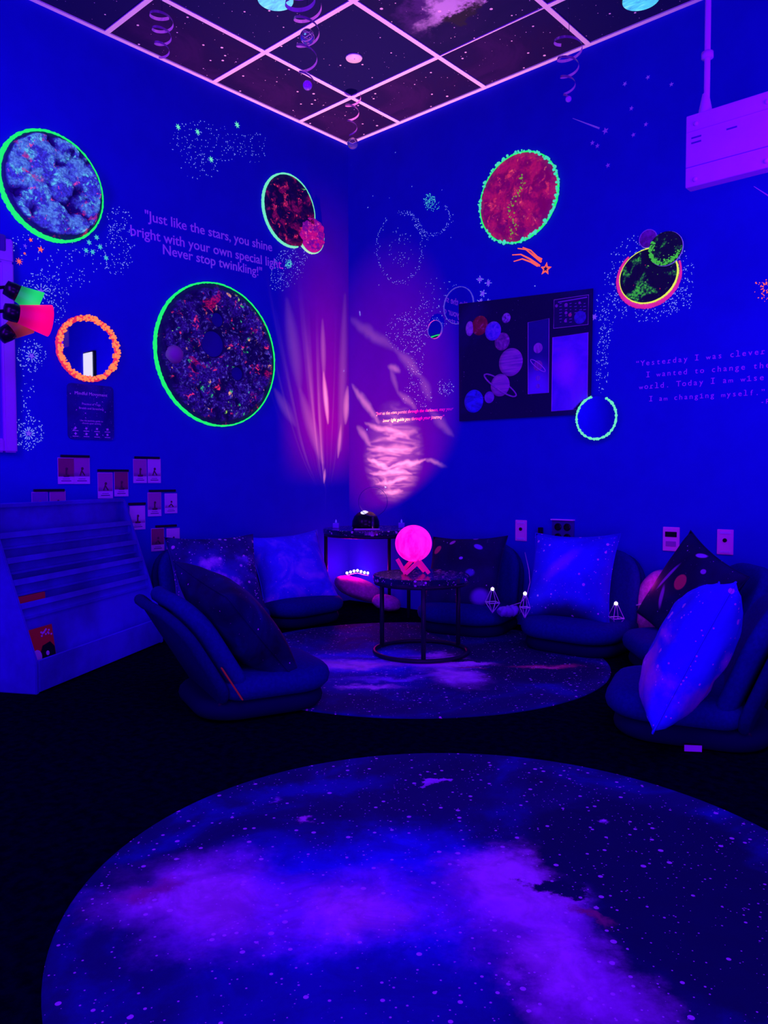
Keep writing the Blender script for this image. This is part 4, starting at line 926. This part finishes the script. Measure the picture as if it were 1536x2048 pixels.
isL = g.m('LESS_THAN', tl, tr_)
ly = g.m('MULTIPLY', dy, tl); lz = g.m('MULTIPLY_ADD', dz, tl, SP.z); ly = g.m('ADD', ly, SP.y)          # where the beam meets the left wall
rx = g.m('MULTIPLY_ADD', dx, tr_, SP.x); rz = g.m('MULTIPLY_ADD', dz, tr_, SP.z)
# left: a fan of streaks
ay = g.m('SUBTRACT', ly, -.20); az = g.m('MAXIMUM', g.m('SUBTRACT', lz, .70), .02)
phi = g.m('DIVIDE', ay, g.m('POWER', az, .55)); rr = az
st = g.noise(g.comb(g.m('MULTIPLY', phi, 16), g.m('MULTIPLY', rr, .5), 4.2), 1, 2, .5, .4)
st = g.m('POWER', g.mr(st, .40, .78), 2.2)
fan = g.m('MULTIPLY', g.mr(g.m('ABSOLUTE', g.m('ADD', phi, .04)), .62, .05), g.m('MULTIPLY', g.mr(rr, .0, .25), g.mr(rr, 1.35, .35)))
left = g.m('MULTIPLY', st, fan)
# soft strokes of light drawn on the slide, in metres on the wall they fall on
def stroke(X, Z, a, b, wd, amp):
    ax, az_ = a; vx, vz = b[0]-a[0], b[1]-a[1]; L2 = vx*vx+vz*vz
    px_, pz = g.m('SUBTRACT', X, ax), g.m('SUBTRACT', Z, az_)
    t = g.m('DIVIDE', g.m('ADD', g.m('MULTIPLY', px_, vx), g.m('MULTIPLY', pz, vz)), L2, clamp=True)
    ex_, ez_ = g.m('SUBTRACT', px_, g.m('MULTIPLY', t, vx)), g.m('SUBTRACT', pz, g.m('MULTIPLY', t, vz))
    d = g.m('SQRT', g.m('ADD', g.m('MULTIPLY', ex_, ex_), g.m('MULTIPLY', ez_, ez_)))
    taper = g.m('MULTIPLY_ADD', g.m('MULTIPLY', t, g.m('SUBTRACT', 1, t)), 2.6, .35)
    return g.m('MULTIPLY', g.mr(g.m('DIVIDE', d, g.m('MULTIPLY', taper, wd)), 1.0, .0), g.m('MULTIPLY', taper, amp))
wob = g.noise(g.comb(g.m('MULTIPLY', rx, 6), g.m('MULTIPLY', rz, 6), 3.3), 1, 3, .6)
rzw = g.m('ADD', rz, g.m('MULTIPLY', g.m('SUBTRACT', wob, .5), .09))
STR = [((703, 640), (792, 702), .05, .22), ((792, 702), (842, 752), .05, .24), ((842, 752), (860, 800), .05, .16), ((705, 772), (758, 842), .04, .65), ((776, 735), (800, 744), .03, .55), ((780, 740), (796, 784), .03, .22), ((796, 784), (832, 818), .035, .3),
       ((730, 846), (818, 872), .03, .7), ((714, 852), (742, 892), .035, .45), ((735, 900), (832, 896), .04, .6), ((735, 918), (778, 937), .022, 1.0), ((778, 937), (850, 917), .022, 1.0), ((850, 917), (897, 938), .02, .35), ((740, 945), (824, 946), .022, .75),
       ((752, 966), (816, 958), .02, .7), ((760, 986), (806, 982), .02, .5), ((858, 818), (906, 872), .04, .14), ((775, 880), (835, 858), .03, .5)]
acc = None
for a_, b_, wd_, am_ in STR:
    q_ = stroke(rx, rzw, RW(*a_), RW(*b_), wd_, am_); acc = q_ if acc is None else g.m('ADD', acc, q_)
LST = [((574, 600), (600, 780), .07, .10), ((600, 780), (645, 925), .06, .13), ((645, 640), (648, 760), .03, .25), ((647, 745), (656, 846), .028, 1.0), ((690, 590), (681, 900), .05, .12), ((682, 850), (676, 915), .022, .35), ((695, 775), (691, 846), .04, .55), ((550, 780), (590, 850), .05, .07), ((650, 938), (648, 966), .015, .3)]
accL = None
for a_, b_, wd_, am_ in LST:
    q_ = stroke(ly, lz, LW(*a_), LW(*b_), wd_, am_); accL = q_ if accL is None else g.m('ADD', accL, q_)
left = g.m('ADD', g.m('MULTIPLY', left, .32), accL)
wv = g.comb(g.m('MULTIPLY', rx, 3.0), g.m('MULTIPLY', rz, 17.0), 1.7)
n1 = g.noise(wv, 1, 3, .55, .9); ridge = g.m('POWER', g.m('SUBTRACT', 1, g.m('MINIMUM', g.m('MULTIPLY', g.m('ABSOLUTE', g.m('SUBTRACT', n1, .5)), 9), 1)), 2.0)
ex = g.m('DIVIDE', g.m('SUBTRACT', rx, RW(785, 900)[0]), .26); ez = g.m('DIVIDE', g.m('SUBTRACT', rz, RW(785, 905)[1]), .33)
low = g.mr(g.m('ADD', g.m('MULTIPLY', ex, ex), g.m('MULTIPLY', ez, ez)), 1.0, .0)
fx = g.m('DIVIDE', g.m('SUBTRACT', rx, .32), .62); fz = g.m('DIVIDE', g.m('SUBTRACT', rz, 1.35), .95)
wide = g.mr(g.m('ADD', g.m('MULTIPLY', fx, fx), g.m('MULTIPLY', fz, fz)), 1.0, .1)
right = g.m('ADD', g.m('MULTIPLY', low, g.m('MULTIPLY_ADD', ridge, .55, .13)), acc)
vo = g.voro(g.comb(g.m('ADD', g.m('MULTIPLY', isL, ly), g.m('MULTIPLY', g.m('SUBTRACT', 1, isL), rx)), g.m('ADD', g.m('MULTIPLY', isL, lz), g.m('MULTIPLY', g.m('SUBTRACT', 1, isL), rz)), g.m('MULTIPLY', isL, 4.0)), 8.5)
laser = g.m('MULTIPLY', g.m('LESS_THAN', vo['Distance'], g.m('MULTIPLY', g.sep(vo['Color'])[0], .042)), wide)
pat = g.m('ADD', g.m('MULTIPLY', isL, left), g.m('MULTIPLY', g.m('SUBTRACT', 1, isL), right))
haze = g.m('MULTIPLY_ADD', wide, .5, 0.0)
glowL = g.m('MULTIPLY', isL, g.m('MULTIPLY', g.mr(g.m('ABSOLUTE', g.m('ADD', ay, .0)), .42, .0), g.m('MULTIPLY', g.mr(rr, .02, .5), g.mr(rr, 2.0, .5))))
soft = g.m('ADD', g.m('MULTIPLY', g.m('SUBTRACT', 1, isL), haze), glowL)
tc = g.m('DIVIDE', H-SP.z, g.m('MAXIMUM', dz, .001))
up = g.m('LESS_THAN', tc, g.m('MINIMUM', tl, tr_)); wl_ = g.m('SUBTRACT', 1, up)
upf = g.m('MULTIPLY', up, g.mr(g.m('SQRT', g.m('ADD', g.m('MULTIPLY', g.m('MULTIPLY', dx, tc), g.m('MULTIPLY', dx, tc)), g.m('MULTIPLY', g.m('MULTIPLY', dy, tc), g.m('MULTIPLY', dy, tc)))), 2.4, .0))
colr = g.v('ADD', g.v('SCALE', g.v('ADD', g.v('ADD', g.v('SCALE', (3.0, .75, .03), pat), g.v('SCALE', (9, 8, .6), laser)), g.v('SCALE', (.85, .0, .0), soft)), wl_), g.v('SCALE', (.036, .0125, .015), upf))
# square of the throw keeps the slide evenly lit over the walls
t2 = g.m('MINIMUM', g.m('MINIMUM', tl, tr_), tc); g.put(em.inputs['Color'], colr); g.put(em.inputs['Strength'], g.m('MULTIPLY', g.m('MULTIPLY', t2, t2), 45.0))

# things under the corner table
sh = thing('string_lights', 'row of white lit bulbs behind the pink cushions under the corner table', 'string lights', Matrix.Translation((0, 0, 0)))
bl_pts = [DEEP(px, py, 4.87) for px, py in ((694, 1146), (701, 1144), (708, 1142), (715, 1141), (722, 1143), (729, 1145), (736, 1146), (744, 1147))]
obj('wire', T([p_-Vector((0, 0, .016)) for p_ in bl_pts], .003, n=6), M['wire'], sh)
for p_ in bl_pts: obj('bulb', sphere(.0085, 14, 10), M['bulb'], sh, True, Matrix.Translation(p_))
point('corner_string_glow', (.15, -.16, .22), 3.4, (1, .0, .42), .05); point('corner_pink_glow', (.42, -.34, .40), .35, (1, .02, .6), .03)
def cushion(x, y, z, sx, sy, sz, ang, label, tilt=0, seed=0, m=M['pinkcloth']):
    bm = sphere(1, 40, 24)
    for v in bm.verts:
        n_ = 1+.06*noise.noise(v.co*2.2+Vector((seed, 0, 0))); v.co = Vector((v.co.x*sx*n_, v.co.y*sy*n_, (abs(v.co.z)**.8)*math.copysign(sz, v.co.z)*n_))
    o = obj('velvet_cushion', bm, m, None, True, Matrix.Translation((x, y, z)) @ Matrix.Rotation(R(ang), 4, 'Z') @ Matrix.Rotation(R(tilt), 4, 'Y')); return tag(o, label, 'cushion')
p_ = DEEP(717, 1170, 4.76); cushion(p_.x, p_.y, .105, .155, .10, .062, 42, 'larger pink velvet cushion on the floor under the corner table', 20, 1)
p_ = DEEP(773, 1180, 4.50); cushion(p_.x, p_.y, .060, .085, .07, .045, 42, 'smaller pink velvet cushion beside the larger one under the corner table', 12, 5)
# slumped bag between the two right-hand chairs; magenta light put into its pink colour
bag = thing('drawstring_bag', 'upright cloth bag painted magenta-lit, with a pale cord between the right-hand chairs', 'bag', Matrix.Translation((2.10, -.12, 0)))
bm = sphere(1, 32, 24)
for v in bm.verts: v.co = Vector((v.co.x*.13*(1-.25*v.co.z), v.co.y*.085, .185+.185*math.copysign(abs(v.co.z)**.8, v.co.z)))
obj('cloth', bm, M['pinkcloth'], bag, True); obj('cord', T([(-.11, -.06, .20), (-.05, -.095, .22), (.02, -.10, .235), (.06, -.09, .29), (.09, -.07, .36)], .004, n=8), M['wire'], bag, True)
point('bag_pink_fill', (2.10, -.30, .34), .35, (1, .03, .6), .03)  # added pink fill on the bag; no bulb is modelled here

# wire-caged fairy lights between the chairs
def lantern(px, py, dist, label, s=.05):
    p_ = DEEP(px, py, dist); c = thing('caged_fairy_light', label, 'fairy light', Matrix.Translation(p_), 'caged fairy lights among the chairs')
    obj('bulb', sphere(.0085, 14, 10), M['bulb'], c, True)
    top = Vector((0, 0, .012)); ring = [Vector((s*.75*math.cos(R(a)), s*.75*math.sin(R(a)), -.065)) for a in (10, 100, 190, 280)]; bot = Vector((0, 0, -.115))
    bm = bmesh.new()
    for i in range(4): tube(bm, (top, ring[i]), .0016, 5); tube(bm, (ring[i], ring[(i+1) % 4]), .0024, 5); tube(bm, (ring[i], bot), .0022, 5)
    obj('cage', bm, M['wire'], c); return p_
a1 = lantern(985, 1178, 3.70, 'caged fairy light hanging over the planet pillow edge behind the table')
a2 = lantern(1050, 1187, 3.58, 'caged fairy light in the gap between the two back-wall chairs', .035)
a3 = lantern(1232, 1207, 3.45, 'caged fairy light at the right edge of the bright blue pillow')
cordp = [DEEP(1020, 1212, 3.72), DEEP(1042, 1205, 3.70), DEEP(1054, 1190, 3.68), DEEP(1060, 1165, 3.72), DEEP(1058, 1140, 3.78), DEEP(1050, 1105, 3.9)]
tag(obj('fairy_light_wire', T(cordp, .0022, n=6), M['wire'], None, True), 'thin pale fairy light wire looping between the back-wall chairs', 'wire')
p_ = DEEP(1018, 1222, 3.72)
bm = T([(-.055+.11*k/14, .006*math.sin(k*1.7), .004*math.sin(k*2.3)) for k in range(15)], lambda t: .026*(1-.5*abs(2*t-1)**4), n=16)
for v in bm.verts: v.co += v.co.normalized()*.004*noise.noise(v.co*60)
tag(obj('rolled_scarf', bm, mat('violet_knit', (.3, .15, .75), .9, bump=.6), None, True, Matrix.Translation((p_.x, p_.y, max(.034, p_.z))) @ Matrix.Rotation(R(60), 4, 'Z')), 'small roll of violet knit on the floor between the back-wall chairs', 'scarf')

# ------------------------------------------------------------------ book display on the left
SA = Vector((.697, -2.326, 0)); sx_, sn = Vector((-.494, .87, 0)), Vector((.87, .494, 0)); SW, SD, SH, ST = .93, .255, .69, .19
SMW = Matrix(((sx_.x, -sn.x, 0, SA.x), (sx_.y, -sn.y, 0, SA.y), (0, 0, 1, 0), (0, 0, 0, 1)))
bk = thing('book_display', 'low sloped pale book display with five tiers by the left wall', 'bookshelf', SMW)
def side(x0, x1):
    bm = bmesh.new(); prof = [(0, 0), (0, .115), (.006, .13), (ST-.004, SH-.012), (ST+.01, SH), (SD, SH), (SD, 0)]
    a = [bm.verts.new((x0, y, z)) for y, z in prof]; b = [bm.verts.new((x1, y, z)) for y, z in prof]; n = len(prof)
    bm.faces.new(a); bm.faces.new(b[::-1])
    for k in range(n): bm.faces.new((a[k], a[(k+1) % n], b[(k+1) % n], b[k]))
    bmesh.ops.recalc_face_normals(bm, faces=bm.faces); bmesh.ops.bevel(bm, geom=bm.edges[:], offset=.003, segments=2, affect='EDGES'); return bm
edge_m = mat('pale_shelf_edge', (.45, .3, .85), .5)
obj('side_panel', side(0, .018), M['shelf'], bk); obj('side_panel', side(SW-.018, SW), M['shelf'], bk)
def slope(t): return ST*t, .12+(SH-.12)*t
tiers = [0, .36, .51, .65, .81, 1.0]
def board(y0, z0, y1, z1, th):
    bm = bmesh.new(); d = Vector((y1-y0, z1-z0)).normalized(); nn = Vector((d.y, -d.x))*th; c = []
    for y, z in ((y0, z0), (y1, z1), (y1+nn.x, z1+nn.y), (y0+nn.x, z0+nn.y)): c.append((bm.verts.new((.018, y, z)), bm.verts.new((SW-.018, y, z))))
    bm.faces.new([v[0] for v in c]); bm.faces.new([v[1] for v in c][::-1])
    for i in range(4): bm.faces.new((c[i][0], c[i][1], c[(i+1) % 4][1], c[(i+1) % 4][0]))
    bmesh.ops.recalc_face_normals(bm, faces=bm.faces); return bm
for k in range(5):
    y0, z0 = slope(tiers[k]); y1, z1 = slope(tiers[k+1]); lip = .115 if k == 0 else .045
    obj('lip', B(.018, SW-.018, y0-.001, y0+.010, z0-lip, z0+.002, bev=.002) if k == 0 else board(y0-.0045, z0-.018, y0+.002, z0+.003, .008), M['shelf'], bk)
    obj('ledge', B(.018, SW-.018, y0+.0, min(SD-.02, y0+.07), z0-.06, z0-.052), M['shelf'], bk)
    obj('back_board', board(min(SD-.03, y0+.055), z0-.055, min(SD-.02, y1+.014), z1-(.01 if k < 4 else 0), .006), M['shelf'], bk)
obj('top_board', B(.018, SW-.018, ST, SD, SH-.014, SH), M['shelf'], bk); obj('rear_board', B(.018, SW-.018, SD-.008, SD, 0, SH-.014), M['shelf'], bk)
bo = thing('picture_book', 'red and black picture book standing in the lowest tier of the display', 'book', SMW @ Matrix.Translation((.095, .030, .0690)) @ Matrix.Rotation(R(-8), 4, 'X'))
obj('pages', B(-.068, .068, .002, .010, .002, .158), M['white'], bo); obj('cover', B(-.07, .07, -.001, .002, 0, .16), mat('red_book_cover', (.22, .01, .02), .4, emit=lin(60, 0, 12)), bo)
bm = bmesh.new()
for k in range(12): bmesh.ops.create_icosphere(bm, subdivisions=1, radius=.006, matrix=Matrix.Translation((random.uniform(.0, .06), -.002, random.uniform(.12, .15))) @ Matrix.Diagonal((1, .2, .7, 1)))
obj('title', bm, M['white'], bo); obj('black_shape', plate(bmesh.new(), [(-.02, 0), (.068, 0), (.068, .075), (.045, .098), (.0, .09), (-.02, .06)], .001, .002), M['blackplastic'], bo, mw=Matrix.Rotation(R(90), 4, 'X'))
obj('white_badge', disc(.026, .0012, 28), M['white'], bo, mw=Matrix.Translation((-.038, -.0015, .055)) @ Matrix.Rotation(R(90), 4, 'X')); obj('white_eye', disc(.009, .001, 16), M['white'], bo, mw=Matrix.Translation((.022, -.0025, .058)) @ Matrix.Rotation(R(90), 4, 'X'))
y0, z0 = slope(.36)
tag(obj('thin_book', B(.03, .19, y0+.026, y0+.036, z0-.05, z0+.022, bev=.002), mat('thin_red_cover', (.2, .01, .03), .5, emit=lin(55, 0, 20)), None, mw=SMW), 'thin red book peeking over the second tier lip of the display', 'book')

# ------------------------------------------------------------------ floor lamp with coloured shades at the left edge
LX, LY, LZ = .20, -2.62, 1.48
fl = thing('floor_lamp', 'black floor lamp with pink, green and orange cone shades, at the left edge', 'lamp', Matrix.Translation((LX, LY, 0)))
obj('base', lathe([(0, 0), (.13, 0), (.13, .012), (.03, .025), (0, .025)], 40), M['black'], fl, True); obj('pole', T([(0, 0, .02), (0, 0, LZ+.06)], .012, n=12), M['black'], fl, True)
def shade(tip, dirn, r0, r1, L, rgb, inner, label, es=1.0):
    tip = Vector(tip)-Vector((LX, LY, 0)); d = Vector(dirn).normalized(); Mx = Matrix.Translation(tip) @ d.to_track_quat('Z', 'Y').to_matrix().to_4x4()
    h = obj('socket_cup', lathe([(0, -.055), (r0*.85, -.05), (r0*.98, -.02), (r0, .012), (r0*.7, .012), (0, .0)], 32), M['blackplastic'], fl, True, Mx)
    m_, g_, p_ = base('shade_'+label.split()[0]); zz = g_.sep(g_.obj())[2]; cc = g_.mix(g_.mr(zz, 0, L*.75), tuple(.32*q for q in lin(*rgb)), lin(*rgb))
    g_.put(p_.inputs['Emission Color'], cc); p_.inputs['Emission Strength'].default_value = es; p_.inputs['Base Color'].default_value = (*[.2*q for q in lin(*rgb)], 1)
    bm = lathe([(r0, 0), (r0+(r1-r0)*.5, L*.5), (r1, L), (r1-.004, L), (r0+(r1-r0)*.5-.004, L*.5), (r0-.004, 0)], 48)
    s_ = obj('shade', bm, m_, fl, True, Mx); s_['label'] = label
    obj('arm', T([(0, 0, tip.z-.03), tuple(tip*.5+Vector((0, 0, tip.z*.5-.02))), tuple(tip-d*.05)], .007, n=8), M['black'], fl, True)
rv, fv = Vector((_r.x, _r.y, 0)), Vector((_fw.x, _fw.y, 0)); up_ = Vector((0, 0, 1))
shade(DEEP(36, 628, 3.05), rv*.78+fv*.62-up_*.10, .036, .064, .118, (255, 0, 125), None, 'pink shade')
shade(DEEP(36, 587, 3.12), rv*.70-up_*.35+fv*.45, .034, .052, .085, (30, 225, 110), None, 'green shade', .9)
shade(DEEP(22, 662, 3.12), rv*.55+up_*.50+fv*.4, .034, .050, .07, (150, 35, 60), None, 'orange shade', .9)
